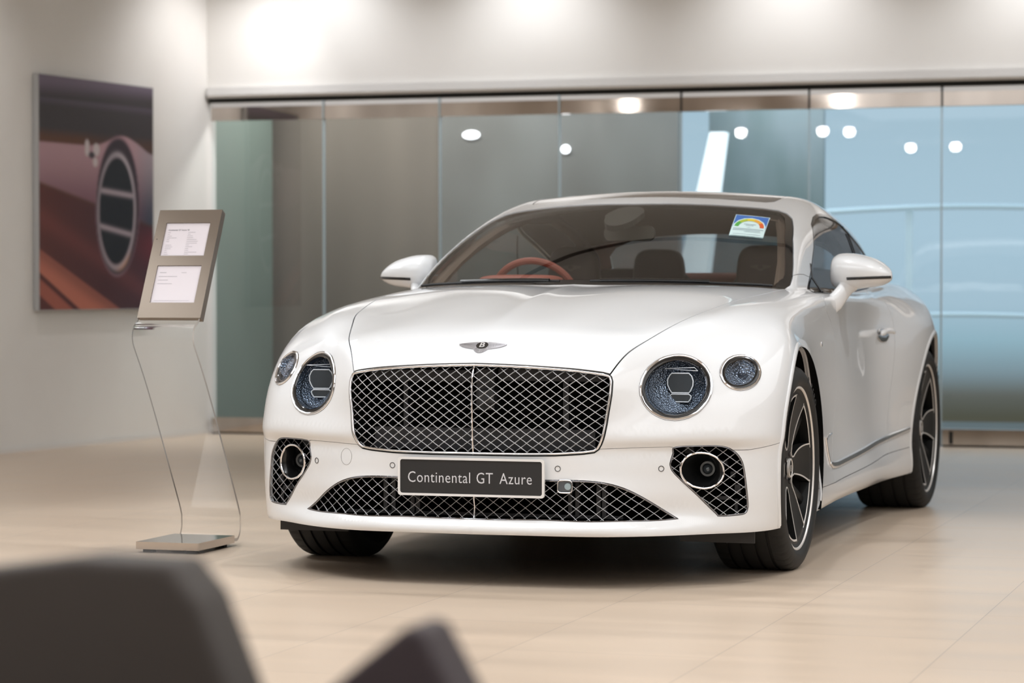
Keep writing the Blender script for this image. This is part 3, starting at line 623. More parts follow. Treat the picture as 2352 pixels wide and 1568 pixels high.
# ---- diamond wire mesh filling an opening
def wire_mesh(name,ring,sx_,sz_,recess,hw,hd,m,parent,weave=0,exclude=None,x0=0.0,z0=0.0):
    k=sz_/sx_;poly=ring[:,[0,2]];xmin,xmax=poly[:,0].min(),poly[:,0].max();zmin,zmax=poly[:,1].min(),poly[:,1].max()
    runs=[]
    for sg in (1,-1):
        lo=min(zmin-k*sg*xmax,zmin-k*sg*xmin);hi=max(zmax-k*sg*xmin,zmax-k*sg*xmax)
        c0=z0-k*sg*x0
        for j in range(int((lo-c0)/sz_)-1,int((hi-c0)/sz_)+2):
            c=c0+j*sz_;xs=np.arange(xmin,xmax,.004);zs=c+sg*k*xs
            ok=inside(poly,np.stack([xs,zs],1))
            if exclude is not None: ok&=~inside(exclude[:,[0,2]],np.stack([xs,zs],1))
            i=0
            while i<len(xs):
                if ok[i]:
                    e=i
                    while e+1<len(xs) and ok[e+1]: e+=1
                    if e-i>=2:
                        a,b=max(i-1,0),min(e+1,len(xs)-1);runs.append((xs[a:b+1],zs[a:b+1],sg,j))
                    i=e+1
                else: i+=1
    X=np.concatenate([r[0] for r in runs]);Z=np.concatenate([r[1] for r in runs])
    gx_=np.linspace(0,max(abs(xmin),abs(xmax))+.02,60);gz_=np.linspace(zmin-.02,zmax+.02,40)
    GG=np.stack(np.meshgrid(gx_,gz_,indexing='ij'),-1).reshape(-1,2);YY=front_y(GG[:,0],GG[:,1]).reshape(60,40)
    fx=np.clip(np.abs(X)/gx_[-1]*59,0,58.999);fz=np.clip((Z-gz_[0])/(gz_[-1]-gz_[0])*39,0,38.999);i=fx.astype(int);j=fz.astype(int);u=fx-i;w=fz-j
    Y=YY[i,j]*(1-u)*(1-w)+YY[i+1,j]*u*(1-w)+YY[i,j+1]*(1-u)*w+YY[i+1,j+1]*u*w
    mb=MB();p=0
    for xs,zs,sg,j in runs:
        n=len(xs);y=Y[p:p+n]+recess;p+=n
        ph=(xs-x0)/(sx_/2)*math.pi/2*1.0
        y=y+weave*np.sin(2*ph/1+math.pi/2*(0 if sg>0 else 2)+j*math.pi)
        st_=2 if n>6 else 1
        idx=list(range(0,n,st_));
        if idx[-1]!=n-1: idx.append(n-1)
        pts=[(xs[q],y[q],zs[q]) for q in idx]
        mb.tube(pts,hd,4,rx=hw,up=(0,1,0),cap=True)
    return mb.build(name,m,parent,ang=20,smooth=False,fix=False)
def ring_tube(name,ring,r,m,parent,off=0,n=8,rx=None,push=(0,0,0)):
    P=np.array(ring)-car_n(np.array(ring))*off+np.array(push);mb=MB();mb.tube([tuple(p) for p in P],r,n,closed=True,rx=rx,up=[Vector(v) for v in car_n(np.array(ring))]);return mb.build(name,m,parent,ang=60)
def tunnel(name,ring,depth,m,parent,off=.012,shrink=.96):
    P=np.array(ring)-car_n(np.array(ring))*off;c=P.mean(0);Qp=(P-c)*[shrink,1,shrink]+c;Qp[:,1]+=depth
    n=len(P);v=P.tolist()+Qp.tolist();f=[(i,(i+1)%n,n+(i+1)%n,n+i) for i in range(n)]
    v.append([c[0],Qp[:,1].max(),c[2]]);f+=[(n+i,n+(i+1)%n,2*n) for i in range(n)]
    return obj(name,v,f,m,parent,smooth=False)
# ---- main grille
gring=q2p(p2q(dens(full(grille_half),.02,True)))
g_in=inset_poly(gring,.006)
GR=ring_tube('grille_frame',inset_poly(gring,.008),.0055,M_CHROME,CAR,.001,10,rx=.0042)
ring_tube('grille_seal',inset_poly(gring,.001),.004,M_GAPDARK,CAR,.006,8,rx=.005)  # black tube put in as the dark gap around the grille frame
gr_in2=inset_poly(gring,.011)
WM=wire_mesh('grille_mesh',gr_in2,.0420,.0305,.014,.00145,.0030,M_WIRE,CAR,weave=.0016,z0=.60)
zz=np.linspace(.452,.756,24);mb=MB();mb.tube([(0,float(front_y(0.0,z_)[0])+.007,z_) for z_ in zz],.006,6,rx=.0035,up=(0,1,0));mb.build('grille_centre_bar',M_CHROME,CAR)
tunnel('grille_backing',gring,.16,M_VOID,CAR)
mb=MB()
for x0_,x1_,z0_,z1_,y_ in ((-.40,.40,.462,.535,-.78),(-.42,-.05,.695,.735,-.77),(.05,.43,.70,.742,-.77),(-.30,-.285,.53,.70,-.76),(-.02,.045,.60,.74,-.80),(.28,.30,.54,.70,-.76)): MB().box((x0_,y_,z0_),(x1_,y_+.05,z1_)).build('radiator_surround',M_RAD,CAR,smooth=False)
mb=MB();mb.box((.004,-.845,.626),(.058,-.81,.668));mb.tube([(.031,-.852,.643),(.031,-.842,.643)],.012,20);mb.tube([(.031,-.8535,.643),(.031,-.851,.643)],.006,16);mb.build('night_vision_camera',M_GREY,CAR,smooth=True)
# ---- lower grille
lring=q2p(p2q(dens(full(lower_half),.02,True)))
ring_tube('lower_grille_frame',inset_poly(lring,.003),.0028,M_DCHROME,CAR,.002,6)
wire_mesh('lower_grille_mesh',inset_poly(lring,.003),.0445,.0345,.010,.00125,.0035,M_WIRE,CAR,z0=.238)
mb=MB();zz=np.linspace(.234,.37,12);mb.tube([(0,float(front_y(0.0,z_)[0])+.006,z_) for z_ in zz],.005,6,rx=.0028,up=(0,1,0));mb.build('lower_grille_centre_bar',M_CHROME,CAR)
tunnel('lower_grille_backing',lring,.14,M_VOID,CAR,shrink=.93)
mb=MB()
for x_ in (-.36,-.33,-.26,-.24,.31,.335,.41,.43): MB().box((x_,-.80,.24),(x_+.014,-.78,.36)).build('cooler_bracket',M_RAD,CAR,smooth=False)
MB().box((-.5,-.79,.235),(.5,-.77,.245)).build('cooler_bracket',M_RAD,CAR,smooth=False)
# radar behind the lower mesh
rx0,rz0=.322,.349;ry0=float(front_y(rx0,rz0)[0])
mb=MB();rr=[(rx0+.0255*math.copysign(abs(math.cos(t))**.45,math.cos(t)),ry0-.002,rz0+.0215*math.copysign(abs(math.sin(t))**.45,math.sin(t))) for t in np.linspace(0,2*math.pi,32,endpoint=False)]
mb.tube(rr,.0022,6,closed=True,up=(0,1,0));RAD=mb.build('radar_sensor_frame',M_CHROME,CAR)
mb=MB();mb.box((rx0-.024,ry0+.001,rz0-.02),(rx0+.024,ry0+.02,rz0+.02));mb.build('radar_sensor_housing',M_LENS,RAD)
mb=MB();mb.tube([(rx0+.010,ry0-.001,rz0),(rx0+.010,ry0+.002,rz0)],.0115,24);mb.build('radar_sensor_lens',mat('pale_sensor_glass',(.32,.40,.42),.3),RAD)
# ---- fog openings
fogring=np.array(OL['fogring'])
M_VOIDG=mat('gloss_black_funnel',(.006,.006,.006),.25)
for s_ in (1,-1):
    fr_=mirror_pts(q2p(p2q(fog)),s_)
    if s_<0: fr_=fr_[::-1]
    P=inset_poly(np.abs(fr_)*[1,0,1]+fr_*[0,1,0],.003);P[:,0]*=s_
    ring_tube('fog_grille_frame',P,.0026,M_DCHROME,CAR,.001,6)
    ex=mirror_pts(fogring,s_)
    wire_mesh('fog_grille_mesh',P,.0415,.0345,.010,.00125,.0035,M_WIRE,CAR,exclude=ex,x0=s_*.02,z0=.252)
    tunnel('fog_grille_backing',fr_,.12,M_VOID,CAR,shrink=.9)
    sx0=s_
    for x_,z_,w_,h_ in ((.80,.42,.03,.02),(.845,.33,.02,.03),(.83,.38,.015,.02),(.80,.30,.05,.012),(.70,.47,.03,.03),(.84,.27,.01,.05)): 
        yb=float(front_y(x_,z_)[0])+.05;a,b=sorted((s_*(x_-w_/2),s_*(x_+w_/2)));MB().box((a,yb,z_-h_/2),(b,yb+.02,z_+h_/2)).build('fog_bracket',M_RAD,CAR,smooth=False)
    P=ex-car_n(ex)*(-.004);mb=MB();mb.tube([tuple(p) for p in P],.0042,8,closed=True,up=[Vector(v) for v in car_n(ex)]);FR=mb.build('fog_lamp_ring',M_CHROME,CAR)
    c=ex.mean(0);n=len(ex);v=[];f=[]
    for t_,(sc,dy) in enumerate(((1.0,0),(.94,.012),(.74,.045),(.45,.085),(.40,.09))):
        cc=c+np.array([0,dy,0])
        for p in ex: v.append(((p-c)*[sc,max(0,1-dy/.05)*sc,sc]+cc).tolist())
    for t_ in range(4): f+=[(t_*n+i,t_*n+(i+1)%n,(t_+1)*n+(i+1)%n,(t_+1)*n+i) for i in range(n)]
    f.append(tuple(4*n+i for i in range(n)));sharp(obj('fog_lamp_funnel',v,f,M_VOIDG,FR),50)
    mb=MB();M_=frame_at((c[0],c[1]+.086,c[2]),(0,-1,0));mb.lathe([(.0001,.020),(.008,.018),(.014,.013),(.018,.004),(.019,0),(.026,0),(.027,-.01)],32,M_);mb.build('fog_lamp_lens',M_LENS,FR)
# ---- headlamps
def lamp_unit(region,outline,s_,name,depth,small_=False):
    L=mirror_pts(q2p(p2q(outline)),s_);A=np.abs(L)*[1,0,1]+L*[0,1,0];N=car_n(L);c=L.mean(0);n=N.mean(0);n/=np.linalg.norm(n)
    I1=inset_poly(A,.0045);I1[:,0]*=s_;I2=inset_poly(A,.0130);I2[:,0]*=s_;N1=car_n(I1)
    mb=MB();mb.tube([tuple(p) for p in I1+N1*.001],.0042,8,closed=True,rx=.0048,up=[Vector(v) for v in N1]);R_=mb.build(name+'_ring',M_CHROME,CAR)
    mb=MB();mb.tube([tuple(p) for p in I2-car_n(I2)*.002],.0045,8,closed=True,rx=.0095,up=[Vector(v) for v in N1]);mb.build('black_bezel',M_BLACKG,R_)
    cov=panel('lens_cover',M_LAMPGLASS,R_,[region],(s_,),.008,offset=.001,do_wall=False)[0]
    # crystal bowl
    dirn=np.array([-n[0]*.25,1,-.0]);dirn/=np.linalg.norm(dirn);v=[];m_=len(L);f=[]
    for t_,(sc,d_) in enumerate(((.95,.004),(.90,.02),(.86,depth*.55),(.70,depth*.85),(.35,depth),(.03,depth))):
        for p in L:
            q=(p-c);pl=q-n*(q@n)*(min(1,d_/depth))
            v.append((c+pl*sc+dirn*d_-n*0).tolist())
    for t_ in range(5): f+=[(t_*m_+i,t_*m_+(i+1)%m_,(t_+1)*m_+(i+1)%m_,(t_+1)*m_+i) for i in range(m_)]
    f.append(tuple(5*m_+i for i in range(m_)));obj('crystal_bowl',v,f,M_CRYS,R_,smooth=True)
    def loop(nm,pts,yy,r,m):
        mb=MB();mb.tube([(c[0]+x,yy,c[2]+z) for x,z in pts],r,6,closed=True,up=(0,1,0));return mb.build(nm,m,R_)
    yb=c[1]+depth*.62
    mb=MB();I3=c+(L-c)*.80+dirn*depth*.35;mb.tube([tuple(q_) for q_ in I3],.0012,5,closed=True,up=(0,1,0));mb.build('inner_ring',M_DCHROME,R_)
    if not small_:
        up_=[(-.030,.034),(.030,.034),(.040,.024),(.045,.008),(.044,-.008),(.036,-.026),(.030,-.033),(-.030,-.033),(-.038,-.022),(-.045,-.006),(-.045,.012),(-.038,.026)]
        lo_=[(-.030,-.038),(.030,-.038),(.038,-.044),(.036,-.054),(.028,-.064),(-.028,-.064),(-.036,-.054),(-.038,-.044)]
        up_=[(x,z+.012) for x,z in up_];lo_=[(x,z+.012) for x,z in lo_]
        loop('light_guide',up_,yb,.0022,M_LEDRIM);loop('light_guide',lo_,yb,.0022,M_LEDRIM)
        mb=MB();Mx=Matrix(((1,0,0,c[0]),(0,0,1,yb),(0,1,0,c[2]),(0,0,0,1)));mb.prism(up_,Mx,.03);mb.prism(lo_,Mx,.03);mb.build('projector_lens',M_LENS,R_,smooth=False)
        loop('light_guide',[(-.055,.062),(.05,.066),(.062,.055),(.0,.058)],yb-.002,.0012,M_LEDRIM)
    else:
        mb=MB();Mz=frame_at((c[0],c[1]+depth*.8,c[2]),(0,-1,0));mb.lathe([(.0001,.024),(.007,.022),(.013,.015),(.016,.004),(.020,.003),(.024,.001),(.030,.003),(.034,.0),(.044,.006)],40,Mz);mb.build('indicator_dome',M_CRYS,R_)
    return R_
for s_ in (1,-1):
    lamp_unit('headlamp',lamp,s_,'headlamp',.095)
    lamp_unit('side_lamp',small,s_,'side_lamp',.055,True)
# ---- number plate on the bumper
M_PLW=mat('plate_white_frame',(.75,.74,.73),.35,0,.3);M_PLB=mat('plate_black',(.022,.022,.023),.38);M_LET=mat('plate_letter_grey',(.62,.62,.65),.4)
PLn=(0,-1,.0);PM=frame_at((0,-.914,.376),PLn,(0,.0,1))
def rrect(w,h,r,n=6):
    out=[]
    for cx_,cy_,a0 in ((w/2-r,h/2-r,0),(-w/2+r,h/2-r,90),(-w/2+r,-h/2+r,180),(w/2-r,-h/2+r,270)):
        for k in range(n+1): a=math.radians(a0+90*k/n);out.append((cx_+r*math.cos(a),cy_+r*math.sin(a)))
    return out
mb=MB();o1=rrect(.524,.131,.010);i1=rrect(.508,.115,.008)
n_=len(o1)
v=[PM@Vector((x,y,0)) for x,y in o1]+[PM@Vector((x,y,.010)) for x,y in o1]+[PM@Vector((x,y,.010)) for x,y in i1]+[PM@Vector((x,y,.006)) for x,y in i1]
f=[(i,(i+1)%n_,n_+(i+1)%n_,n_+i) for i in range(n_)]+[(n_+i,n_+(i+1)%n_,2*n_+(i+1)%n_,2*n_+i) for i in range(n_)]+[(2*n_+i,2*n_+(i+1)%n_,3*n_+(i+1)%n_,3*n_+i) for i in range(n_)]+[tuple(range(n_))[::-1]]
mb.add(v,f);NP=mb.build('show_plate',M_PLW,CAR);NP['label']='show plate with white frame'
mb=MB();mb.prism(i1,PM@Matrix.Translation((0,0,.0062)),.0006);mb.build('plate_face',M_PLB,NP,smooth=False)
for w_,x_ in (('Continental',-.228),('GT',.019),('Azure',.103)): text_mesh('plate_lettering',w_,.0535,PM@Matrix.Translation((x_,-.004,.0075)),M_LET,NP,.0004,'LEFT',spacing=1.08,xs=.83,bold=-.0002)
# ---- parking sensors, tow cover, plate light details on the bumper
SE=mat('seam_dark',(.02,.02,.02),.5)
for x_,z_ in ((.297,.409),(-.297,.409),(.626,.408),(-.626,.411)):
    y_=float(front_y(abs(x_),z_)[0]);p=np.array([[abs(x_),y_,z_]]);n=car_n(p)[0];n[0]*=np.sign(x_);Mz=frame_at((x_,y_,z_),n)
    mb=MB();mb.tube([tuple(Mz@Vector((.0092*math.cos(t),.0092*math.sin(t),.0006))) for t in np.linspace(0,2*math.pi,28,endpoint=False)],.0011,6,closed=True,up=Vector(n));mb.build('parking_sensor',SE,BUM)
cx_,cz_=-.487,.432
tp=[]
for t in np.linspace(0,2*math.pi,40,endpoint=False):
    x_,z_=.487+.024*math.cos(t),cz_+.0285*math.sin(t);tp.append((-x_,float(front_y(x_,z_)[0])-.0004,z_))
mb=MB();mb.tube(tp,.0006,5,closed=True,up=(0,1,0));mb.build('tow_eye_cover',mat('fine_seam',(.25,.24,.23),.5),BUM)
# ---- winged badge
M_BADGE=mat('badge_chrome',(.40,.385,.40),.28,.95);M_FEA=mat('badge_groove',(.10,.095,.10),.4,.6)
WING=[(.0,.0235),(.014,.0225),(.022,.0235),(.045,.021),(.070,.017),(.086,.014),(.084,.010),(.072,.002),(.055,-.004),(.036,-.008),(.027,-.009),(.022,-.015),(.014,-.022),(.006,-.026),(0,-.0265)]
def badge(parent,Mz,sc,m1,m2,m3,name='winged_badge',h=.003,feathers=True):
    poly=[(x*sc,y*sc) for x,y in WING]+[(-x*sc,y*sc) for x,y in WING[::-1][1:-1]]
    mb=MB();mb.prism(poly,Mz,h);B_=mb.build(name,m1,parent,smooth=False)
    if feathers:
        mb=MB()
        for s_ in (1,-1):
            for i in range(11):
                x0=.021+i*.0052;x1=x0+.006;y1=.001-.007*max(0,1-(i/5))+i*.0009;y0=.0195-.0004*i
                if y1>y0-.004:continue
                mb.tube([Mz@Vector((s_*x0*sc,y0*sc,h)),Mz@Vector((s_*x1*sc,y1*sc,h))],.0005*sc,4)
            for i in range(1,6):
                a=-math.pi/2+s_*i*.22;mb.tube([Mz@Vector((.017*math.cos(a)*sc,.017*math.sin(a)*sc+.003*sc,h)),Mz@Vector((.0245*math.cos(a)*sc,.0245*math.sin(a)*sc,h))],.0006*sc,4)
            mb.tube([Mz@Vector((s_*.024*sc,.0085*sc,h)),Mz@Vector((s_*.068*sc,.0105*sc,h))],.0004*sc,4)
        mb.build('badge_feathers',M_FEA,B_,smooth=False)
    mb=MB();mb.prism([(.0215*math.cos(t)*sc,(.0150*math.sin(t)+.007)*sc) for t in np.linspace(0,2*math.pi,32,endpoint=False)],Mz@Matrix.Translation((0,0,h)),.0012);mb.build('badge_oval',m2,B_,smooth=False)
    return B_
by=-.800;bz=float(top_z(0.0,by)[0]);bn=car_n(np.array([[0.0,by,bz]]))[0];BMx=frame_at((0,by,bz-.0008),bn)
BMx=BMx@Matrix.Diagonal((1.0,1.35,1.0,1.0))
BD=badge(BON,BMx,1.0,M_BADGE,M_BLACKG,None)
text_mesh('badge_letter','B',.031,BMx@Matrix.Translation((0,.0065,.0046)),mat('badge_white_metal',(.9,.9,.92),.15,.7),BD,.0005,xs=1.15,bold=.0006)
# ---- chrome side strip, wing letter badge, door handle
def side_tube(name,pts,r,rx,m,parent,s_,off=0.002,n=8):
    P=np.array(pts,float);P[:,0]=side_x(P[:,1],P[:,2]);N=car_n(P);P=P+N*off;P[:,0]*=s_;N[:,0]*=s_
    mb=MB();mb.tube([tuple(p) for p in P],r,n,rx=rx,up=[Vector(v) for v in N]);return mb.build(name,m,parent)
for s_ in (1,-1):
    dr=DOORS[0] if s_>0 else DOORS[1]
    yy=np.linspace(.745,2.40,40);zc=np.interp(yy,[.745,.80,.92,1.3,2.05,2.4],[.338,.325,.322,.334,.362,.385])
    side_tube('chrome_sill_strip',[(0,y,z) for y,z in zip(yy,zc)],.006,[.006]*1+[.013]*39,M_BRIGHT,CAR,s_,.003)
    side_tube('chrome_vent_blade',[(0,y,z) for y,z in zip(np.linspace(.70,.748,10),np.linspace(.44,.335,10))],.005,.007,M_CHROME,CAR,s_,.002)
    side_tube('chrome_vent_blade',[(0,y,z) for y,z in zip(np.linspace(.71,.86,10),[.405,.418,.426,.432,.437,.440,.443,.445,.446,.447])],.004,.004,M_CHROME,CAR,s_,.001)
    # recessed line of the vent behind the wheel
    Hd=side_tube('door_handle',[(0,y,.815+.012*math.sin((y-1.96)/.2*math.pi)) for y in np.linspace(1.96,2.14,14)],[.004,.009]+[.012]*10+[.010,.006],[.006,.010]+[.013]*10+[.012,.008],M_PAINT,dr,s_,.026,12)
    mb=MB();side_tube('handle_recess',[(0,y,.812) for y in np.linspace(1.98,2.12,10)],.003,[.012,.022,.028,.030,.031,.031,.030,.028,.022,.012],M_CHROME,Hd,s_,.002,12)
    x_=float(side_x(.66,.80)[0]);n=car_n(np.array([[x_,.66,.80]]))[0];n[0]*=s_
    Mz=frame_at((x_*s_,.66,.80),n)
    text_mesh('wing_badge','V8',.026,Mz,M_CHROME,FENS[0] if s_>0 else FENS[1],.002)
    # arch lips
    P=arch(AY0,AR,.13);nn=6
    for nm,y0 in (('front_fender',AY0),('rear',AY1)):
        P=arch(y0,AR+.010,.19);P=P[(P[:,2]>.19)];N=car_n(P);P=P-N*.0005;P[:,0]*=s_;N[:,0]*=s_
        mb=MB();mb.tube([tuple(p) for p in P],.0055,10,rx=.0125,up=[Vector(v) for v in N]);mb.build('wheel_arch_lip',M_PAINT,(FENS[0] if s_>0 else FENS[1]) if y0==AY0 else BODY)
        # liner
        t=np.linspace(math.radians(-28),math.radians(208),40);v=[];f=[]
        for a in t:
            for x_ in (.955,.62):
                v.append((s_*x_,y0+(AR+.006 if x_>.9 else AR+.03)*math.cos(a),AZ+(AR+.004 if x_>.9 else AR+.02)*math.sin(a)))
        for i in range(39): f.append((2*i,2*i+1,2*i+3,2*i+2))
        n0=len(v);v.append((s_*.62,y0,AZ));f+=[(2*i+1,n0,2*i+3) for i in range(39)]
        obj('wheel_arch_liner',v,f,M_VOID,CAR,smooth=True)
# ---- door mirrors
def mirror(s_):
    X=np.array([.846,.850,.858,.875,.905,.945,.985,1.02,1.05,1.072,1.085,1.091])
    zt=np.array([1.108,1.133,1.147,1.156,1.159,1.156,1.147,1.135,1.118,1.100,1.085,1.072])
    zb=np.array([1.042,1.028,1.020,1.014,1.012,1.013,1.019,1.023,1.030,1.040,1.050,1.060])
    yf=np.array([1.115,1.095,1.078,1.058,1.045,1.042,1.046,1.057,1.074,1.096,1.118,1.135])
    yr=np.array([1.165,1.172,1.176,1.18,1.185,1.19,1.195,1.198,1.198,1.19,1.175,1.155])
    xs=np.interp(np.linspace(0,1,30),np.linspace(0,1,12),X)
    f_=lambda a:spl(np.linspace(0,1,12),a,np.linspace(0,1,30))
    zt,zb,yf,yr=f_(zt),f_(zb),f_(yf),f_(yr);n=40;v=[];fs=[]
    for i in range(30):
        cz,cy=(zt[i]+zb[i])/2-.012*(1 if 3<i<27 else 0),yr[i]
        for k in range(n):
            a=math.pi*(k/(n-1));zc=(zt[i]+zb[i])/2;hz=(zt[i]-zb[i])/2
            c_=math.cos(a);sn=math.sin(a)
            v.append((s_*xs[i],yr[i]-(yr[i]-yf[i])*abs(sn)**.8,zc+hz*math.copysign(abs(c_)**.8,c_)))
    for i in range(29):
        for k in range(n-1): fs.append((i*n+k,i*n+k+1,(i+1)*n+k+1,(i+1)*n+k))
    for i in range(29): fs.append((i*n,(i+1)*n,(i+1)*n+n-1,i*n+n-1))
    fs.append(tuple(range(n)));fs.append(tuple(29*n+k for k in range(n))[::-1])
    H=sharp(obj('door_mirror',v,fs,M_PAINT,CAR),50)
    # mirror glass at the back
    mb=MB();gx_=[(.87,1.032),(.90,1.026),(.98,1.028),(1.05,1.042),(1.078,1.062),(1.07,1.09),(1.03,1.125),(.95,1.147),(.89,1.145),(.866,1.13)]
    mb.add([(s_*x,1.2005,z) for x,z in gx_]+[(s_*x,1.196,z) for x,z in gx_],[tuple(range(10)),tuple(range(10,20))[::-1]]+[(i,(i+1)%10,10+(i+1)%10,10+i) for i in range(10)]);mb.build('mirror_glass',M_CHROME,H,smooth=False)
    # stalk
    mb=MB();mb.tube([(s_*.845,.99,.925),(s_*.885,1.035,.965),(s_*.905,1.07,1.0),(s_*.915,1.10,1.024),(s_*.925,1.12,1.04)],[.022,.022,.022,.026,.034],14,rx=[.046,.042,.038,.040,.045],up=(1,0,0.3));mb.build('mirror_stalk',M_PAINT,H,ang=60)
    # indicator strip
    pts=[]
    for t in np.linspace(0,1,16):
        x=.925+.163*t;i=np.interp(x,xs,range(30));yrr=np.interp(i,range(30),yr);yff=np.interp(i,range(30),yf);z=1.0555+.006*t
        ztt=np.interp(i,range(30),zt);zbb=np.interp(i,range(30),zb);c_=(z-(ztt+zbb)/2)/((ztt-zbb)/2);c_=max(-1,min(1,c_));ang_=math.acos(math.copysign(abs(c_)**1.25,c_))
        pts.append((s_*x,yrr-(yrr-yff)*math.sin(ang_)**.8-.0015,z))
    mb=MB();mb.tube(pts,.0035,8,rx=.0062,up=(0,-1,0));mb.build('mirror_indicator',M_BLACKG,H)
    return H
mirror(1);mirror(-1)
# ---- quarter light divider + wipers + cowl
for s_ in (1,-1):
    P=np.array([(.8,1.02,1.0),(.8,1.09,1.06),(.8,1.13,1.115)]);P[:,0]=[float(side_x(p[1],p[2])[0]) for p in P];P[:,0]*=s_
    mb=MB();mb.tube([tuple(p) for p in P],.004,6,rx=.006,up=(1,0,0));mb.build('quarter_light_bar',M_BLACK,CAR)
    y_=np.linspace(2.0,2.17,8);z_=np.linspace(1.255,1.03,8);P=np.stack([side_x(y_,z_),y_,z_],1);P[:,0]*=s_
    mb=MB();mb.tube([tuple(p) for p in P],.003,6,rx=.005,up=(1,0,0));mb.build('window_divider_bar',M_BLACK,CAR)
def ws_pt(x,y,off): 
    z=float(top_z(abs(x),y)[0]);n=car_n(np.array([[abs(x),y,z]]))[0];n[0]*=np.sign(x) if x else 1;return (x+n[0]*off,y+n[1]*off,z+n[2]*off)
def ws_tube(name,pts,r,rx,off,m,parent,k=24):
    P=np.array(pts,float);t=np.linspace(0,len(P)-1,k);X=np.interp(t,range(len(P)),P[:,0]);Y=np.interp(t,range(len(P)),P[:,1])
    mb=MB();mb.tube([ws_pt(x,y,off) for x,y in zip(X,Y)],r,8,rx=rx,up=(0,0,1));return mb.build(name,m,parent)
for s_ in (1,-1):
    WP=ws_tube('wiper_blade',[(s_*.06,.348),(s_*.22,.370),(s_*.42,.434),(s_*.58,.514),(s_*.715,.606)],.005,.006,.010,M_BLACK,CAR)
    ws_tube('wiper_arm',[(s_*.10,.345),(s_*.30,.383),(s_*.47,.448),(s_*.50,.465)],.006,.008,.018,M_BLACKG,WP)
cp=[(x,.315+.50*x*x) for x in np.linspace(-.72,.72,40)]
mb=MB();mb.tube([(x,y+.012,float(top_z(abs(x),y)[0])-.004) for x,y in cp],.004,6,rx=.012,up=(0,0,1));mb.build('cowl_panel',M_BLACK,CAR)
# ---- energy label behind the windscreen
STB=[(.443,1.184),(.574,1.234),(.600,.974),(.474,.914)]
def stick_pt(u,v,off=-.006):
    a=np.array(STB);p=(a[0]*(1-u)+a[1]*u)*(1-v)+(a[3]*(1-u)+a[2]*u)*v;return ws_pt(float(p[0]),float(p[1]),off)
def stick_patch(name,us,vs,m,parent,off):
    v=[stick_pt(u,w,off) for w in vs for u in us];n=len(us);f=[(j*n+i,j*n+i+1,(j+1)*n+i+1,(j+1)*n+i) for j in range(len(vs)-1) for i in range(n-1)];return obj(name,v,f,m,parent,smooth=False)
def emi(name,c): return mat(name,c,.6)
ST=stick_patch('windscreen_label',np.linspace(0,1,9),np.linspace(0,1,7),emi('label_white',(.62,.80,.82)),CAR,.0015)
stick_patch('label_blue_field',np.linspace(.02,.98,9),np.linspace(.03,.60,5),emi('label_blue',(.06,.17,.52)),ST,.0022)
def arc_patch(a0,a1,r0,r1,m,off,nm='label_gauge'):
    k=8;v=[];f=[]
    for i in range(k+1):
        a=a0+(a1-a0)*i/k
        for r in (r0,r1): v.append(stick_pt(.5-math.cos(a)*r,.60-math.sin(a)*r*.95,off))
    for i in range(k): f.append((2*i,2*i+1,2*i+3,2*i+2))
    return obj(nm,v,f,m,ST,smooth=False)
arc_patch(-.25,math.pi+.25,0,.50*.96,emi('label_pale',(.68,.86,.86)),.0029)
for i,c_ in enumerate(((.10,.42,.08),(.45,.55,.06),(.80,.62,.05),(.85,.42,.06),(.75,.13,.03))): arc_patch(.02+i*.62,.02+(i+1)*.62,.31,.43,emi('label_scale',c_),.0036)
stick_patch('label_lower_panel',np.linspace(.01,.99,9),np.linspace(.63,.99,4),emi('label_white_b',(.64,.80,.80)),ST,.0036)
MT=emi('label_print',(.10,.16,.22))
for (u0,u1,v0,h_) in ((.33,.68,.47,.012),(.40,.62,.53,.010),(.06,.94,.69,.016),(.06,.86,.75,.014),(.40,.88,.81,.010),(.10,.90,.92,.010)): stick_patch('label_print',np.linspace(u0,u1,4),[v0,v0+h_],MT,ST,.0042)
# ================================================================ wheels (local z = outward axle direction)
M_RIMB=mat('rim_black',(.008,.008,.008),.42,0,.0,.08,.35);M_RIMS=mat('rim_machined_silver',(.86,.83,.80),.38,.55);M_DISC=mat('brake_disc_steel',(.20,.20,.20),.35,1);M_CAL=mat('caliper_black',(.01,.01,.01),.3,0,.5)
def tyre_mb(hw):
    mb=MB();n=288;prof=[]
    R=WR
    for r,h in ((.262,-hw+.03),(.296,-hw+.012),(.318,-hw-.001),(.338,-hw+.001),(.353,-hw+.008),(.362,-hw+.016)): prof.append((r,h,0))
    prof.append((R-.0015,-hw+.027,1))
    hs=[-hw+.045]
    g=[-.62,-.22,.22,.62]
    for q in g:
        c=q*(hw-.02);prof+=[(R,c-.0062,0),(R-.007,c-.0052,0),(R-.007,c+.0052,0),(R,c+.0062,0)]
    prof.append((R-.0008,hw-.05,2));prof.append((R-.0015,hw-.027,1))
    for r,h in ((.362,hw-.016),(.353,hw-.008),(.338,hw-.001),(.318,hw+.001),(.305,hw-.004),(.296,hw-.012),(.262,hw-.03)): prof.append((r,h,3 if r>.358 else 0))
    L=len(prof);v=[]
    for k in range(n):
        a=2*math.pi*k/n;sl=(k%6==0)
        for r,h,t in prof:
            if sl and t in (1,2,3): r-=.0035
            v.append((r*math.cos(a),r*math.sin(a),h))
    f=[(k*L+i,((k+1)%n)*L+i,((k+1)%n)*L+i+1,k*L+i+1) for k in range(n) for i in range(L-1)]
    return mb.add(v,f)
def face_h(r,hw): 
    """outer face height of the spokes over radius"""
    return hw-.022-.030*(1-min(1,(r/.26))**2)
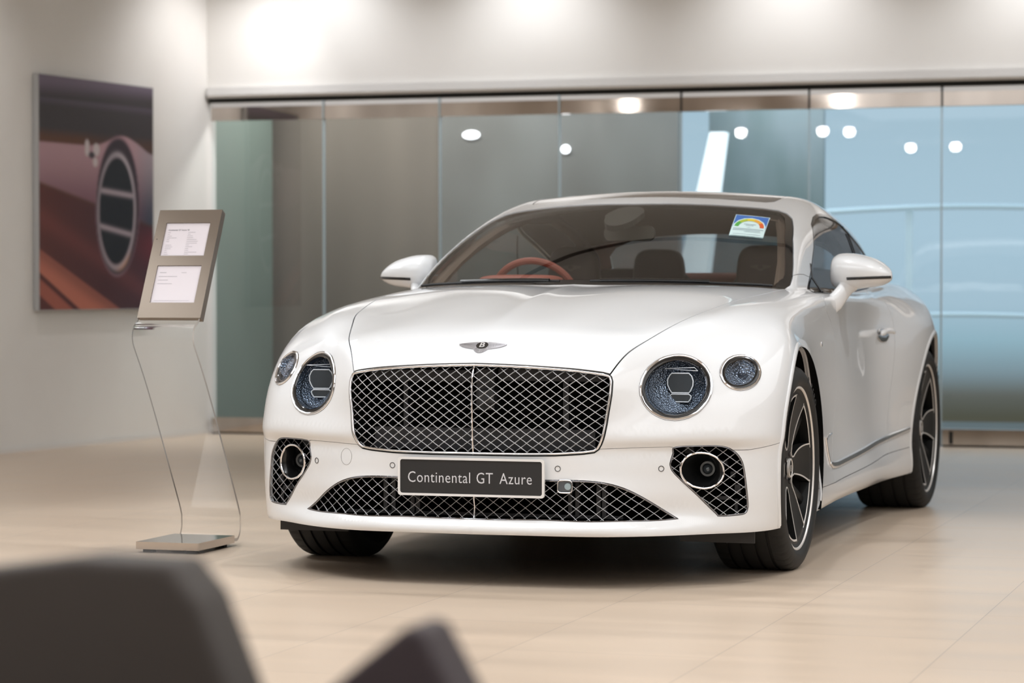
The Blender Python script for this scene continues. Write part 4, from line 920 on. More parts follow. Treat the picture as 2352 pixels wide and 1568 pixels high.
def make_wheel(name,hw,x,y,s_):
    rot=(0,math.pi/2*s_,0)
    W0=None
    # barrel
    mb=MB();o=hw-.012
    mb.lathe([(.298,o-.012),(.2985,o-.003),(.296,o),(.2925,o+.0005),(.289,o-.002),(.286,o-.010),(.276,o-.022),(.268,o-.05),(.262,-hw+.06),(.285,-hw+.02),(.296,-hw+.015)],96)
    root=mb.build('wheel',M_RIMB,CAR);root.location=(x,y,WR-.002);root.rotation_euler=rot
    tyre_mb(hw).build('tyre',M_TYRE,root,ang=28)
    mb=MB();mb.lathe([(.2965,o+.0006),(.2930,o+.0016),(.2895,o+.0002),(.2875,o-.004)],96);mb.build('rim_lip',M_RIMS,root)
    # spoke disc with five petal openings
    petals=[];inner=[];N5=5
    def petal(d):
        pts=[];r0,r1=.070,.266;wi,wo=.024,.104
        # rounded inner end, flaring sides, arc at the rim
        left=[];right=[]
        for r in np.linspace(r0+.022,r1,12):
            t=(r-r0)/(r1-r0);w=(wi+(wo-wi)*t**1.15)-d;sk=.016*math.sin(t*math.pi);left.append((r,w+sk));right.append((r,-w+sk))
        arcs=[]
        for a in np.linspace(math.pi/2,3*math.pi/2,9)[1:-1]: arcs.append((r0+.022+(.022-d*.8)*math.cos(a),(wi-d)*math.sin(a)*1.0+.003))
        P=left[::-1]+arcs+right
        # top arc
        P=[(r,w) for r,w in P];R1=r1-d;out=[]
        for r,w in P:
            rr=min(r,R1);out.append((rr,w))
        a0=math.asin(max(-1,min(1,out[-1][1]/R1)));a1=math.asin(max(-1,min(1,out[0][1]/R1)))
        top=[(R1*math.cos(a),R1*math.sin(a)) for a in np.linspace(a0,a1,12)][1:-1]
        out[0]=(R1*math.cos(a1),R1*math.sin(a1));out[-1]=(R1*math.cos(a0),R1*math.sin(a0))
        return out+top
    lines=[]
    disc=[(.2765*math.cos(a),.2765*math.sin(a)) for a in np.linspace(0,2*math.pi,120,endpoint=False)];lines.append((np.array(disc),True))
    hubc=[(.030*math.cos(a),.030*math.sin(a)) for a in np.linspace(0,2*math.pi,40,endpoint=False)];lines.append((np.array(hubc),True))
    PO=petal(0);PI_=petal(.0058)
    for k in range(N5):
        a=math.radians(72*k+90+36);c,s2=math.cos(a),math.sin(a)
        for P in (PO,PI_): lines.append((dens([(u*c-w*s2,u*s2+w*c) for u,w in P],.006,True),True))
    gg=np.stack(np.meshgrid(np.arange(-.28,.28,.008),np.arange(-.28,.28,.008),indexing='ij'),-1).reshape(-1,2);gg=gg[np.hypot(gg[:,0],gg[:,1])<.275]
    v,f,comp,cons=cdt_cells(lines,gg,.003)
    cen=np.array([v[list(q)].mean(0) for q in f]);kind=np.zeros(len(f),int)      # 0 arm, 1 edge, 2 hole, 3 hub
    for ci in range(comp.max()+1):
        idx=np.where(comp==ci)[0];c0=cen[idx[0]];kd=0
        if np.hypot(*c0)<.03: kd=3
        for k in range(N5):
            a=math.radians(72*k+126);c,s2=math.cos(a),math.sin(a);p=np.array([[c0[0]*c+c0[1]*s2,-c0[0]*s2+c0[1]*c]])
            if inside(np.array(PI_),p)[0]: kd=2
            elif inside(np.array(PO),p)[0]: kd=1
        if np.hypot(*c0)>.2765: kd=9
        kind[idx]=kd
    # NB arms = 0, machined edge = 1
    def shell(kd,nm,m,lift,thick):
        F=[f[i] for i in range(len(f)) if kind[i] in kd];u=sorted({i for q in F for i in q});mp={g_:i for i,g_ in enumerate(u)};F=[tuple(mp[i] for i in q) for q in F];P=v[u]
        H=np.array([face_h(float(np.hypot(*p)),hw)+lift for p in P]);V=[(p[0],p[1],h) for p,h in zip(P,H)];n=len(V);V+=[(p[0]*.995,p[1]*.995,h-thick) for p,h in zip(P,H)]
        e=set((q[k],q[(k+1)%len(q)]) for q in F for k in range(len(q)));F2=list(F)+[(b,a,n+a,n+b) for a,b in e if (b,a) not in e]
        o_=obj(nm,V,F2,m,root);return sharp(o_,30)
    shell([0,1,3],'wheel_spokes',M_RIMB,0,.034);shell([1],'spoke_edges',M_RIMS,.0014,.0013)
    # thin inner blades crossing the petal openings
    for k in range(N5):
        a=math.radians(72*k+126+3);mb=MB();mb.tube([(.06*math.cos(a),.06*math.sin(a),hw-.075),(.16*math.cos(a),.16*math.sin(a),hw-.06),(.27*math.cos(a+.05),.27*math.sin(a+.05),hw-.045)],[.010,.007,.008],8,rx=.018,up=(0,0,1));mb.build('inner_blade',M_RIMB,root)
    mb=MB();zc=face_h(0.02,hw);mb.lathe([(.0001,zc+.012),(.026,zc+.012),(.030,zc+.009),(.031,zc)],40);HC=mb.build('hub_cap',M_RIMB,root)
    mb=MB();mb.lathe([(.0285,zc+.0115),(.031,zc+.0135),(.0345,zc+.012),(.035,zc+.004)],40);mb.build('hub_ring',M_RIMS,root)
    text_mesh('hub_letter','B',.034,Matrix.Rotation(-math.pi/2*s_,4,'Z')@Matrix.Translation((0,0,zc+.0122)),M_RIMS,HC,.0005)
    for k in range(5):
        a=math.radians(72*k+90);mb=MB();mb.tube([(.052*math.cos(a),.052*math.sin(a),face_h(.05,hw)-.004),(.052*math.cos(a),.052*math.sin(a),face_h(.05,hw)+.006)],.0095,6);mb.build('wheel_bolt',M_DCHROME,root)
    mb=MB();mb.lathe([(.09,hw-.10),(.20,hw-.10),(.20,hw-.13),(.09,hw-.13)],64,closed=True);mb.lathe([(.0001,hw-.08),(.085,hw-.08),(.09,hw-.1)],40);mb.build('brake_disc',M_DISC,root)
    mb=MB();pl=[(.21*math.cos(a),.21*math.sin(a)) for a in np.linspace(2.3,3.6,14)]+[(.13*math.cos(a),.13*math.sin(a)) for a in np.linspace(3.6,2.3,14)];mb.prism(pl,Matrix.Translation((0,0,hw-.14)),.055);mb.build('brake_caliper',M_CAL,root)
    # sidewall lettering
    if s_>0:
        for txt,ac,sz,sp in (('P ZERO',math.radians(180-34),.030,.092),('PIRELLI',math.radians(180+52),.022,.062)):
            cs=list(txt);n=len(cs)
            for i,ch in enumerate(cs):
                if ch==' ':continue
                # letters read with their feet towards the hub; local x points down once mounted
                a=ac-(i-(n-1)/2)*sp*1.0
                Mx=Matrix.Rotation(a-math.pi/2,4,'Z')@Matrix.Translation((0,.333,hw+.0012))
                text_mesh('tyre_lettering',ch,sz*1.25,Mx,M_LETTER,root,.0006,xs=.85)
    return root
make_wheel('wheel',.1375,.818,AY0,1);make_wheel('wheel',.1375,-.818,AY0,-1)
make_wheel('wheel',.1575,.826,AY1,1);make_wheel('wheel',.1575,-.826,AY1,-1)
# ---- underbody
mb=MB();mb.box((-.60,-.55,.17),(.60,3.5,.21));mb.box((-.78,.62,.165),(.78,2.25,.22));mb.box((-.62,-.62,.2),(.62,-.3,.5));mb.build('underbody_tray',M_VOID,CAR,smooth=False)
for s_ in (1,-1):
    a,b=sorted((s_*.62,s_*.885));MB().box((a,-.47,.135),(b,-.46,.19)).build('air_deflector',M_GREY,CAR,smooth=False)
yy=front_y(np.linspace(0,.86,24),.19)
v=[];f=[];xs=np.concatenate([-np.linspace(0,.86,24)[::-1],np.linspace(0,.86,24)[1:]]);ys=np.concatenate([yy[::-1],yy[1:]])
for x_,y_ in zip(xs,ys): v+=[(x_,y_+.012,.184),(x_,max(-.45,y_+.2),.17)]
for i in range(len(xs)-1): f.append((2*i,2*i+2,2*i+3,2*i+1))
obj('front_undertray',v,f,M_VOID,CAR,smooth=False)
# unseen bay liner boxes added to keep light out of the empty nose
mb=MB();mb.box((-.62,-.60,.22),(.62,.30,.70));mb.box((-.80,-.35,.72),(.80,-.30,.80));mb.build('engine_block',M_VOID,CAR,smooth=False)
mb=MB();mb.box((-.86,.66,.2),(.86,.70,.90));mb.build('bulkhead',M_VOID,CAR,smooth=False)
# ================================================================ cabin
M_RED=mat('red_brown_leather',(.34,.095,.068),.5);M_DKL=mat('dark_brown_leather',(.060,.040,.033),.5);M_HEAD=mat('headlining',(.16,.11,.085),.8);M_EMB=mat('headrest_stitching',(.11,.085,.07),.5)
M_DASH=mat('dark_dash_leather',(.045,.035,.03),.5)
def soft_box(name,c,size,m,parent,e=.35,n=14,taper=None,rot=0):
    """rounded cushion: superellipsoid"""
    v=[];f=[];nu,nv=n*2,n
    sg=lambda t,p:math.copysign(abs(t)**p,t)
    R_=Matrix.Rotation(rot,3,'X')
    for j in range(nv+1):
        b=-math.pi/2+math.pi*j/nv
        for i in range(nu):
            a=2*math.pi*i/nu
            x,y,z=sg(math.cos(b),e)*sg(math.cos(a),e),sg(math.cos(b),e)*sg(math.sin(a),e),sg(math.sin(b),e)
            if taper: x*=1-(taper*(z+1)/2)
            p=R_@Vector((x*size[0]/2,y*size[1]/2,z*size[2]/2));v.append((p.x+c[0],p.y+c[1],p.z+c[2]))
    for j in range(nv):
        for i in range(nu): f.append((j*nu+i,j*nu+(i+1)%nu,(j+1)*nu+(i+1)%nu,(j+1)*nu+i))
    return obj(name,v,f,m,parent)
for s_,lab in ((1,''),(-1,'')):
    S_=soft_box('front_seat',(s_*.41,1.78,.72),(.54,.20,.62),M_RED,CAR,.4,rot=-.16,taper=.15)
    soft_box('seat_cushion',(s_*.41,1.42,.42),(.52,.56,.2),M_RED,S_,.4)
    HR=soft_box('headrest',(s_*.425,1.80,1.085),(.245,.12,.235),M_DKL,S_,.55,16,taper=.12)
    Mz=frame_at((s_*.425,1.738,1.105),(0,-1,.05));badge(HR,Mz,.55,M_EMB,M_DKL,None,'headrest_badge',.002,False)
for s_ in (1,-1):
    S_=soft_box('rear_seat',(s_*.36,2.62,.80),(.56,.22,.62),M_DKL,CAR,.4,rot=-.3)
    soft_box('headrest',(s_*.25,2.62,1.105),(.26,.12,.19),M_DKL,S_,.55,16,taper=.15)
soft_box('parcel_shelf',(0,3.02,1.02),(1.3,.62,.14),M_RED,CAR,.4)
# dashboard
v=[];f=[];xs=np.linspace(-.76,.76,33);prof=[(.36,.985),(.55,1.008),(.75,1.018),(.93,1.015),(1.02,.99),(1.05,.93),(1.04,.70)]
for x in xs:
    for y,z in prof:
        yb=y+.42*x*x*(1 if y<.8 else .25);v.append((x,yb,z-(.03 if y<.5 else 0)+(.028*math.exp(-((x+.39)/.17)**2) if y>.6 and z>.95 else 0)))
L=len(prof)
for i in range(len(xs)-1):
    for j in range(L-1): f.append((i*L+j,(i+1)*L+j,(i+1)*L+j+1,i*L+j+1))
DB=obj('dashboard',v,f,M_DASH,CAR)
mb=MB();mb.tube([(x,1.03+.10*x*x,1.0+.028*math.exp(-((x+.39)/.17)**2)) for x in np.linspace(-.74,.74,40)],.012,8,rx=.02,up=(0,0,1));mb.build('dash_trim',M_RED,DB)
soft_box('instrument_hood',(-.40,.93,1.035),(.34,.22,.075),M_RED,DB,.5)
# steering wheel on the right-hand-drive side
Ms=frame_at((-.40,1.13,.965),(0,.93,.36))
mb=MB();mb.tube([Ms@Vector((.183*math.cos(t),.178*math.sin(t),0)) for t in np.linspace(0,2*math.pi,48,endpoint=False)],.015,10,closed=True);SWH=mb.build('steering_wheel',M_RED,CAR)
mb=MB();mb.prism([(.07*math.cos(t),.055*math.sin(t)) for t in np.linspace(0,2*math.pi,24,endpoint=False)],Ms@Matrix.Translation((0,0,-.02)),.03)
for a in (0,math.pi,-math.pi/2): mb.tube([Ms@Vector((.05*math.cos(a),.04*math.sin(a),-.01)),Ms@Vector((.18*math.cos(a),.175*math.sin(a),0))],.008,8,rx=.018)
mb.build('steering_spokes',M_DASH,SWH)
# headlining, pillars, door cards
v=[];f=[];ys=np.linspace(1.33,2.62,16);us=np.linspace(-1,1,21)
for y in ys:
    for u in us:
        x=u*.60;z=float(top_z(abs(x),y+0)[0])-.035;v.append((x,y,z))
for j in range(15):
    for i in range(20): f.append((j*21+i,j*21+i+1,(j+1)*21+i+1,(j+1)*21+i))
obj('headlining',v,f,M_HEAD,CAR)
for s_ in (1,-1):
    P=[(.757,.74,1.04),(.73,.93,1.135),(.70,1.07,1.20),(.665,1.22,1.26),(.635,1.34,1.30),(.60,1.5,1.335),(.60,1.9,1.345),(.62,2.3,1.29),(.63,2.6,1.2)]
    mb=MB();mb.tube([(s_*(x-.035),y+.03,z-.02) for x,y,z in P],.022,8,rx=.034,up=(0,1,1));mb.build('pillar_trim',M_HEAD,CAR)
    v=[];f=[]
    for y in np.linspace(.85,2.75,20):
        for z,dx in ((.985,.115),(.975,.12),(.90,.12),(.5,.12)): v.append((s_*(float(side_x(y,.95)[0])-dx),y,z))
    for j in range(19):
        for i in range(3): f.append((j*4+i,j*4+i+1,j*4+5+i,j*4+4+i))
    obj('door_card',v,f,M_RED,CAR)
    v=[];f=[]
mb=MB();mb.box((-.76,.72,.2),(.76,2.9,.24));mb.build('cabin_floor',M_VOID,CAR,smooth=False)
# rear-view mirror and sensor pod
mb=MB();mb.prism([(x*.105/.10,y) for x,y in rrect(.205,.062,.026)],frame_at((0,1.165,1.243),(0,-1,.06)),.022);RM=mb.build('rear_view_mirror',mat('mirror_housing',(.07,.065,.055),.4),CAR,ang=50)
mb=MB();mb.tube([(0,1.175,1.25),(0,1.22,1.30)],.01,8);mb.build('mirror_stem',M_DASH,RM)
v=[];f=[];n=24
ring=[(.078*math.cos(t)*(1 if math.sin(t)>0 else .9),.075*math.sin(t)) for t in np.linspace(0,2*math.pi,n,endpoint=False)]
mb=MB()
for off in (-.006,-.03):
    for x,yy_ in ring: v.append(ws_pt(x+.0001,1.055+yy_*2.1,off))
f=[tuple(range(n)),tuple(range(n,2*n))[::-1]]+[(i,(i+1)%n,n+(i+1)%n,n+i) for i in range(n)]
obj('sensor_pod',v,f,mat('sensor_pod_grey',(.05,.046,.042),.5),CAR,smooth=False)
# ================================================================ room
YB_=7.563;CX_=-4.753;LD=np.array([-.108,-.994]);LD=LD/np.linalg.norm(LD)
M_WALL=mat('white_plaster',(.80,.775,.745),.6);noise_color(M_WALL,(.79,.765,.735),(.82,.80,.77),1.5,3)
M_CEIL=mat('white_ceiling',(.80,.79,.77),.7)
M_FLOOR=mat('beige_floor_tiles',(.62,.51,.41),.32,spec=.4)
t=M_FLOOR.node_tree;b=t.nodes['Principled BSDF'];tcn=t.nodes.new('ShaderNodeTexCoord');mp=t.nodes.new('ShaderNodeMapping');br=t.nodes.new('ShaderNodeTexBrick');n1=t.nodes.new('ShaderNodeTexNoise');mx=t.nodes.new('ShaderNodeMixRGB');mp2=t.nodes.new('ShaderNodeMapping')
mp.inputs['Location'].default_value=(0.62,-.585,0);mp.inputs['Rotation'].default_value=(0,0,math.pi/2)
t.links.new(tcn.outputs['Object'],mp.inputs[0]);t.links.new(mp.outputs[0],br.inputs['Vector'])
br.offset=.5;br.inputs['Scale'].default_value=1;br.inputs['Mortar Size'].default_value=.0016;br.inputs['Brick Width'].default_value=1.184;br.inputs['Row Height'].default_value=.592;br.inputs['Mortar Smooth'].default_value=.3;br.inputs['Bias'].default_value=0
br.inputs['Color1'].default_value=(.670,.535,.415,1);br.inputs['Color2'].default_value=(.645,.510,.392,1);br.inputs['Mortar'].default_value=(.42,.34,.28,1)
mp2.inputs['Scale'].default_value=(.5,4.5,1);n1.inputs['Scale'].default_value=1.4;n1.inputs['Detail'].default_value=5
t.links.new(tcn.outputs['Object'],mp2.inputs[0]);t.links.new(mp2.outputs[0],n1.inputs['Vector'])
mx.blend_type='MULTIPLY';mx.inputs[0].default_value=.22;t.links.new(br.outputs['Color'],mx.inputs[1]);t.links.new(n1.outputs['Fac'],mx.inputs[2]);t.links.new(mx.outputs[0],b.inputs['Base Color'])
q=t.nodes.new('ShaderNodeMapRange');q.inputs['To Min'].default_value=.24;q.inputs['To Max'].default_value=.42;t.links.new(n1.outputs['Fac'],q.inputs['Value']);t.links.new(q.outputs[0],b.inputs['Roughness'])
bp=t.nodes.new('ShaderNodeBump');bp.inputs['Strength'].default_value=.15;bp.inputs['Distance'].default_value=.003;iv=t.nodes.new('ShaderNodeMath');iv.operation='SUBTRACT';iv.inputs[0].default_value=1
t.links.new(br.outputs['Fac'],iv.inputs[1]);t.links.new(iv.outputs[0],bp.inputs['Height']);t.links.new(bp.outputs[0],b.inputs['Normal'])
M_BRUSH=mat('brushed_steel',(.50,.44,.385),.30,1);noise_color(M_BRUSH,(.40,.35,.31),(.60,.54,.49),2.2,2,(1.0,1,.2),(.04,.06))
M_TRACK=mat('pale_grey_trim',(.72,.71,.70),.4);M_DARK=mat('dark_gap',(.01,.01,.009),.7)
M_EDGE=mat('glass_edge',(.45,.56,.60),.2,.1)
M_PANE=thin_glass('partition_glass',(.90,.96,.96),.03,.004)
M_WHITEB=mat('white_baseboard',(.78,.74,.70),.5)
def quad(name,pts,m,parent=None): return obj(name,pts,[(0,1,2,3)],m,parent,smooth=False)
def slab(name,a,b,m,parent=None,**k): return MB().box(a,b).build(name,m,parent,smooth=False)
XR=9.5;YN=-24
struct(slab('floor',(-9.5,YN,-.05),(XR+4,YB_+.08,0),M_FLOOR))
struct(slab('ceiling',(-9.5,YN,CEIL),(XR,YB_+.3,CEIL+.05),M_CEIL))
pL=np.array([CX_,YB_]);pE=pL+LD*34;nrm=np.array([-LD[1],LD[0]])
th=.15;o_=nrm*-th if nrm[0]>0 else nrm*th
mb=MB();v=[(pL[0],pL[1]+.1,0),(pE[0],pE[1],0),(pE[0]-th,pE[1],0),(pL[0]-th,pL[1]+.1,0)];mb.add(v+[(x,y,CEIL) for x,y,z in v],[(0,1,2,3),(4,7,6,5),(0,4,5,1),(1,5,6,2),(2,6,7,3),(3,7,4,0)]);struct(mb.build('wall_left',M_WALL,smooth=False))
struct(slab('wall_back',(CX_-.15,YB_-.02,2.405),(XR+.1,YB_+.15,CEIL),M_WALL))
struct(slab('wall_right',(XR,YN,0),(XR+.1,YB_+.1,CEIL),M_WALL));struct(slab('wall_front',(-9.5,YN-.1,0),(XR+.1,YN,CEIL),M_WALL))
def lw(s,off,z): p=pL+LD*s+nrm*off;return (p[0],p[1],z)
# thin skirting on the left wall
mb=MB();v=[lw(.0,.0,0),lw(30,.0,0),lw(30,.008,0),lw(.0,.008,0)];mb.add(v+[(x,y,.022) for x,y,z in v],[(0,1,2,3),(4,7,6,5),(0,4,5,1),(1,5,6,2),(2,6,7,3),(3,7,4,0)]);struct(mb.build('baseboard_left',M_WHITEB,smooth=False))
# header trim and track over the partition
struct(slab('trim_1',(CX_+.0,YB_-.06,2.350),(XR,YB_+.06,2.405),M_TRACK));struct(slab('trim_2',(CX_,YB_-.045,2.333),(XR,YB_+.045,2.350),M_WALL))
struct(slab('trim_3',(CX_,YB_-.02,2.30),(XR,YB_+.03,2.333),M_DARK))
# the folding glass panels: one thing each
joints=[CX_+.012]+[CX_+x for x in (.858,1.703,2.549,3.386,4.238,5.098,5.953,6.80,7.65,8.5,9.35,10.2,11.05,11.9,12.75,13.6)]
names_=['leftmost, against the white wall','second from the left wall','third from the left, beside the low left mirror','fourth from the left, over the windscreen','fifth from the left, bright slanted column behind','sixth from the left, behind the right door mirror','seventh from the left, at the right frame edge']
for i in range(len(joints)-1):
    x0,x1=joints[i]+.006,joints[i+1]-.006
    if x0>XR-.3: break
    x1=min(x1,XR)
    P=empty('glass_panel',(x0,YB_,0));L_=lambda a,b:((a[0]-x0,a[1]-YB_,a[2]),(b[0]-x0,b[1]-YB_,b[2]))
    def part(nm,a,b,m):
        a,b=L_(a,b);return slab(nm,a,b,m,P)
    part('bottom_rail',(x0,YB_-.022,.012),(x1,YB_+.022,.114),M_BRUSH)
    part('floor_gap',(x0,YB_-.012,.0),(x1,YB_+.012,.012),M_DARK)
    part('top_rail',(x0,YB_-.022,2.175),(x1,YB_+.022,2.268),M_BRUSH)
    part('top_strip',(x0,YB_-.018,2.268),(x1,YB_+.018,2.303),M_TRACK)
    mb=MB();mb.add([(0,0,.114),(x1-x0,0,.114),(x1-x0,0,2.175),(0,0,2.175)],[(0,1,2,3)]);mb.build('glass_pane',M_PANE,P,smooth=False)
    part('glass_edge',(x1-.004,YB_-.012,.114),(x1+.005,YB_+.012,2.175),M_EDGE)
    part('joint_seal',(x1-.001,YB_-.024,2.175),(x1+.006,YB_+.02,2.303),M_DARK if i>=3 else M_EDGE)
    if i==6:
        part('floor_lock',(x0+.045,YB_-.028,.018),(x0+.068,YB_-.02,.098),M_DARK)
    tag(P,('frameless glass partition panel with steel rails, '+names_[i]) if i<7 else 'frameless glass partition panel with steel rails, outside the frame on the right','glass panel','folding glass partition panels')
# the hall behind the partition
M_HALL=mat('taupe_hall_wall',(.13,.105,.085),.7);noise_color(M_HALL,(.12,.105,.09),(.21,.18,.155),.8,2,(1.6,1,.3))
M_HALLG=mat('grey_green_hall_wall',(.20,.245,.22),.6)
M_HFLOOR=mat('dark_hall_floor',(.10,.095,.075),.5)
struct(slab('floor_hall',(-8,YB_+.08,-.05),(14,YB_+3.2,-.002),M_HFLOOR))
struct(slab('wall_hall_back',(-6.3,9.46,0),(-3.70,9.56,3.2),M_HALL))
struct(slab('wall_hall_left',(-5.05,YB_+.1,0),(-4.95,9.15,3.2),M_HALLG))
struct(slab('ceiling_hall',(-6.3,YB_+.15,3.2),(-1.86,YB_+3.2,3.25),M_HALL))
M_HALLB=mat('blue_grey_hall_wall',(.15,.17,.18),.6);noise_color(M_HALLB,(.14,.14,.135),(.24,.25,.25),.9,2,(1,1,.6))
struct(slab('wall_hall_screen',(-3.70,9.42,0),(-1.86,9.52,3.2),M_HALLB))
area('hall_light',(-4.0,YB_+.9,3.1),(0,0,0),2.0,.6,46,(1,.95,.91));area('hall_light',(-2.4,YB_+.9,3.1),(0,0,0),1.0,.6,22,(.97,.98,1))  # soft fill added to lighten the hall walls
M_HR1=mat('taupe_hall_panel',(.10,.088,.075),.6);M_HR2=mat('grey_lilac_hall_wall',(.44,.45,.48),.6)
struct(slab('wall_hall_right',(.95,10.70,0),(XR+4,10.78,1.30),M_HR1));struct(slab('wall_hall_upper',(.95,10.72,1.30),(XR+4,10.80,3.2),M_HR2))
area('hall_light',(4.5,YB_+1.6,3.0),(0,0,0),6.0,.8,46,(.93,.96,1))  # fill added to lighten the hall wall on the right
# slanted column and glazing bars given a glow, blue-grey backing panel, behind the panes
M_COLGLOW=mat('daylit_white_column',(.9,.93,.95),.6,emit=(.85,.93,1),es=.85)  # glow put into the column in place of daylight falling on it
M_BAR=mat('pale_blue_glazing_bar',(.62,.76,.84),.5,emit=(.45,.60,.70),es=.35)  # bars are no lamps; their brightness is an added glow
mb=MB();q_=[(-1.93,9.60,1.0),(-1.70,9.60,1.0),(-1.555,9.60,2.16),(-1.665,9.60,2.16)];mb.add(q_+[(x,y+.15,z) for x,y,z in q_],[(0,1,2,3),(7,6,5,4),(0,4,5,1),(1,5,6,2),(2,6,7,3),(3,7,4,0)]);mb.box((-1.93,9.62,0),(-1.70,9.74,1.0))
o=mb.build('slanted_column',M_COLGLOW,smooth=False);tag(o,'bright white slanted column standing behind the fifth glass panel','column')
M_HALLC=mat('hazy_blue_grey_panel',(.42,.53,.56),.8);noise_color(M_HALLC,(.24,.33,.33),(.42,.50,.54),1.6,3,(1.4,1,.5))  # backing panel added for the blue-grey tone behind the column
struct(slab('wall_hall_plinth',(-1.86,10.40,0),(-.97,10.45,3.0),M_HALLC));area('hall_light',(-1.3,9.9,2.9),(math.radians(-12),0,0),.8,.3,9,(.9,.97,1))  # extra light added only to brighten this backing panel
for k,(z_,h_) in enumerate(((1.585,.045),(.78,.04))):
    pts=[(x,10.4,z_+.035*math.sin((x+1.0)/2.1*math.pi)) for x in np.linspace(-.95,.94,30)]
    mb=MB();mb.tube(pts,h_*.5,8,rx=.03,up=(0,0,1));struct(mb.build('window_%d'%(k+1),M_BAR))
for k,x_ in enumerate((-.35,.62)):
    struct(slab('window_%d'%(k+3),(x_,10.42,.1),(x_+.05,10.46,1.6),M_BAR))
# downlights of the long showroom, mirrored in the glass
M_LAMP=mat('lamp_glow',(1,1,1),.5,emit=(1,.97,.93),es=90);M_LAMP2=mat('lamp_glow_soft',(1,1,1),.5,emit=(1,.97,.93),es=26);M_LRING=mat('lamp_trim_white',(.8,.8,.8),.5)
for i,(x_,y_) in enumerate(((-6.067,-15.10),(-4.812,-15.14),(-4.449,-15.37),(-4.302,-20.30),(-3.519,-20.11),(-6.116,-8.77),(-3.304,-8.65),(1.0,-14),(3.5,-13),(5,-18),(2.2,-20))):
    E_=empty('ceiling_downlight',(x_,y_,CEIL-.001));mb=MB();mb.lathe([(.11,0),(.11,-.012),(.06,-.03),(.05,-.02)],24);mb.build('trim_ring',M_LRING,E_)
    mb=MB();mb.lathe([(.0001,-.145),(.04,-.137),(.065,-.115),(.075,-.075),(.065,-.04),(.04,-.02)],20);mb.build('lamp_globe',M_LAMP2 if i in (5,6) else M_LAMP,E_)
    lb=['mirrored at the right of the slanted column in the fifth glass panel','mirrored as the left dot of the pair in the sixth glass panel','mirrored as the right dot of the pair in the sixth glass panel','mirrored as the lone dot near the right edge of the sixth panel','mirrored near the left edge of the seventh glass panel','mirrored in the steel rail of the fourth glass panel','mirrored in the steel rail of the sixth glass panel']
    tag(E_,'bright ceiling downlight '+lb[i] if i<7 else 'round ceiling downlight behind the camera, outside the picture','ceiling light','ceiling downlights mirrored in the glass' if i<7 else 'ceiling downlights outside the picture')
# ================================================================ poster on the left wall
PS0,PS1,PZ0,PZ1=.812,2.168,.872,2.352
def pc(u,v): return None
def poster_color(u,v):
    def S(x,a,b): return np.clip((x-a)/(b-a),0,1)**2*(3-2*np.clip((x-a)/(b-a),0,1))
    mixc=lambda c,d,t:c*(1-t[...,None])+np.array(d)*t[...,None]
    C=np.zeros(u.shape+(3,))+np.array((.040,.033,.038))
    C=mixc(C,(.17,.13,.19),(1-S(v+.03*u,.02,.10))*.8)
    C=mixc(C,(.075,.06,.085),S(v,.09,.10)*(1-S(v,.10,.13)))
    C=mixc(C,(.11,.045,.025),S(v,.215,.27)*(1-S(u,.3,.6)*.5))
    # rose veneer band
    top=.285+.0*u-.055*np.exp(-((u-.72)/.16)**2)+.02*S(u,.85,1);bot=.455+.17*u
    band=S(v,top-.006,top+.006)*(1-S(v,bot-.01,bot+.012))
    g=S(v,.28,.62);bc=np.stack([.42-.27*g,.26-.20*g,.27-.20*g],-1);bc[...,0]-=.10*S(u,.75,1);bc[...,2]+=.02
    C=C*(1-band[...,None])+bc*band[...,None]
    low=S(v,bot,bot+.02);lc=np.stack([.105-.055*u,.030-.008*u,.026+.008*u],-1)
    lc=lc+.05*np.exp(-((v-.60-.35*u)/.05)**2)[...,None]*np.array((1,.25,.2))
    lc[...,0]+=.07*S(u,.72,1)*np.exp(-((v-.72)/.09)**2)
    C=C*(1-low[...,None])+lc*low[...,None]
    # salmon leather strip, lower left
    d0=v-(.735+.375*u);st=S(d0,0,.012)*(1-S(v-(.835+.47*u),0,.01));C=mixc(C,(.46,.155,.105),st*(.55+.45*S(d0,.02,.09)))
    st2=S(v-(.862+.47*u),0,.01)*(1-S(v-(.93+.48*u),0,.015));C=mixc(C,(.33,.10,.07),st2)
    # vent rings
    def E(cu,cv,a,b_,tilt=0): return np.sqrt(((u-cu-tilt*(v-cv))/a)**2+((v-cv)/b_)**2)
    r=E(.675,.545,.200,.315,-.03);C=mixc(C,(.035,.025,.035),1-S(r,.95,1.0));C=mixc(C,(.22,.13,.16),np.exp(-((r-.975)/.020)**2))
    C=mixc(C,(.10,.045,.06),np.exp(-((r-.86)/.04)**2)*S(v,.2,.9))
    r=E(.665,.565,.170,.260,-.03);C=mixc(C,(.47,.41,.45),np.exp(-((r-.965)/.055)**2)*(.7+.3*S(u,.6,.8)));
    C=mixc(C,(.55,.30,.20),np.exp(-((r-1.0)/.05)**2)*S(v,.72,.8)*S(u,.62,.75)*.8)
    ins=1-S(r,.88,.92);C=mixc(C,(.012,.014,.020),ins)
    for v0,tl in ((.478,.06),(.638,.12)): C=mixc(C,(.40,.33,.37),ins*np.exp(-((v-v0-tl*(u-.55))/.012)**2))
    for cu,cv,a,b_ in ((.405,.295,.022,.040),(.485,.300,.030,.030),(.445,.325,.03,.016),(.475,.355,.022,.022)):
        r=E(cu,cv,a,b_);C=mixc(C,(.55,.49,.50) if cu!=.445 else (.06,.05,.06),1-S(r,.8,1.05))
    return np.clip(C*1.12+.004,0,1)
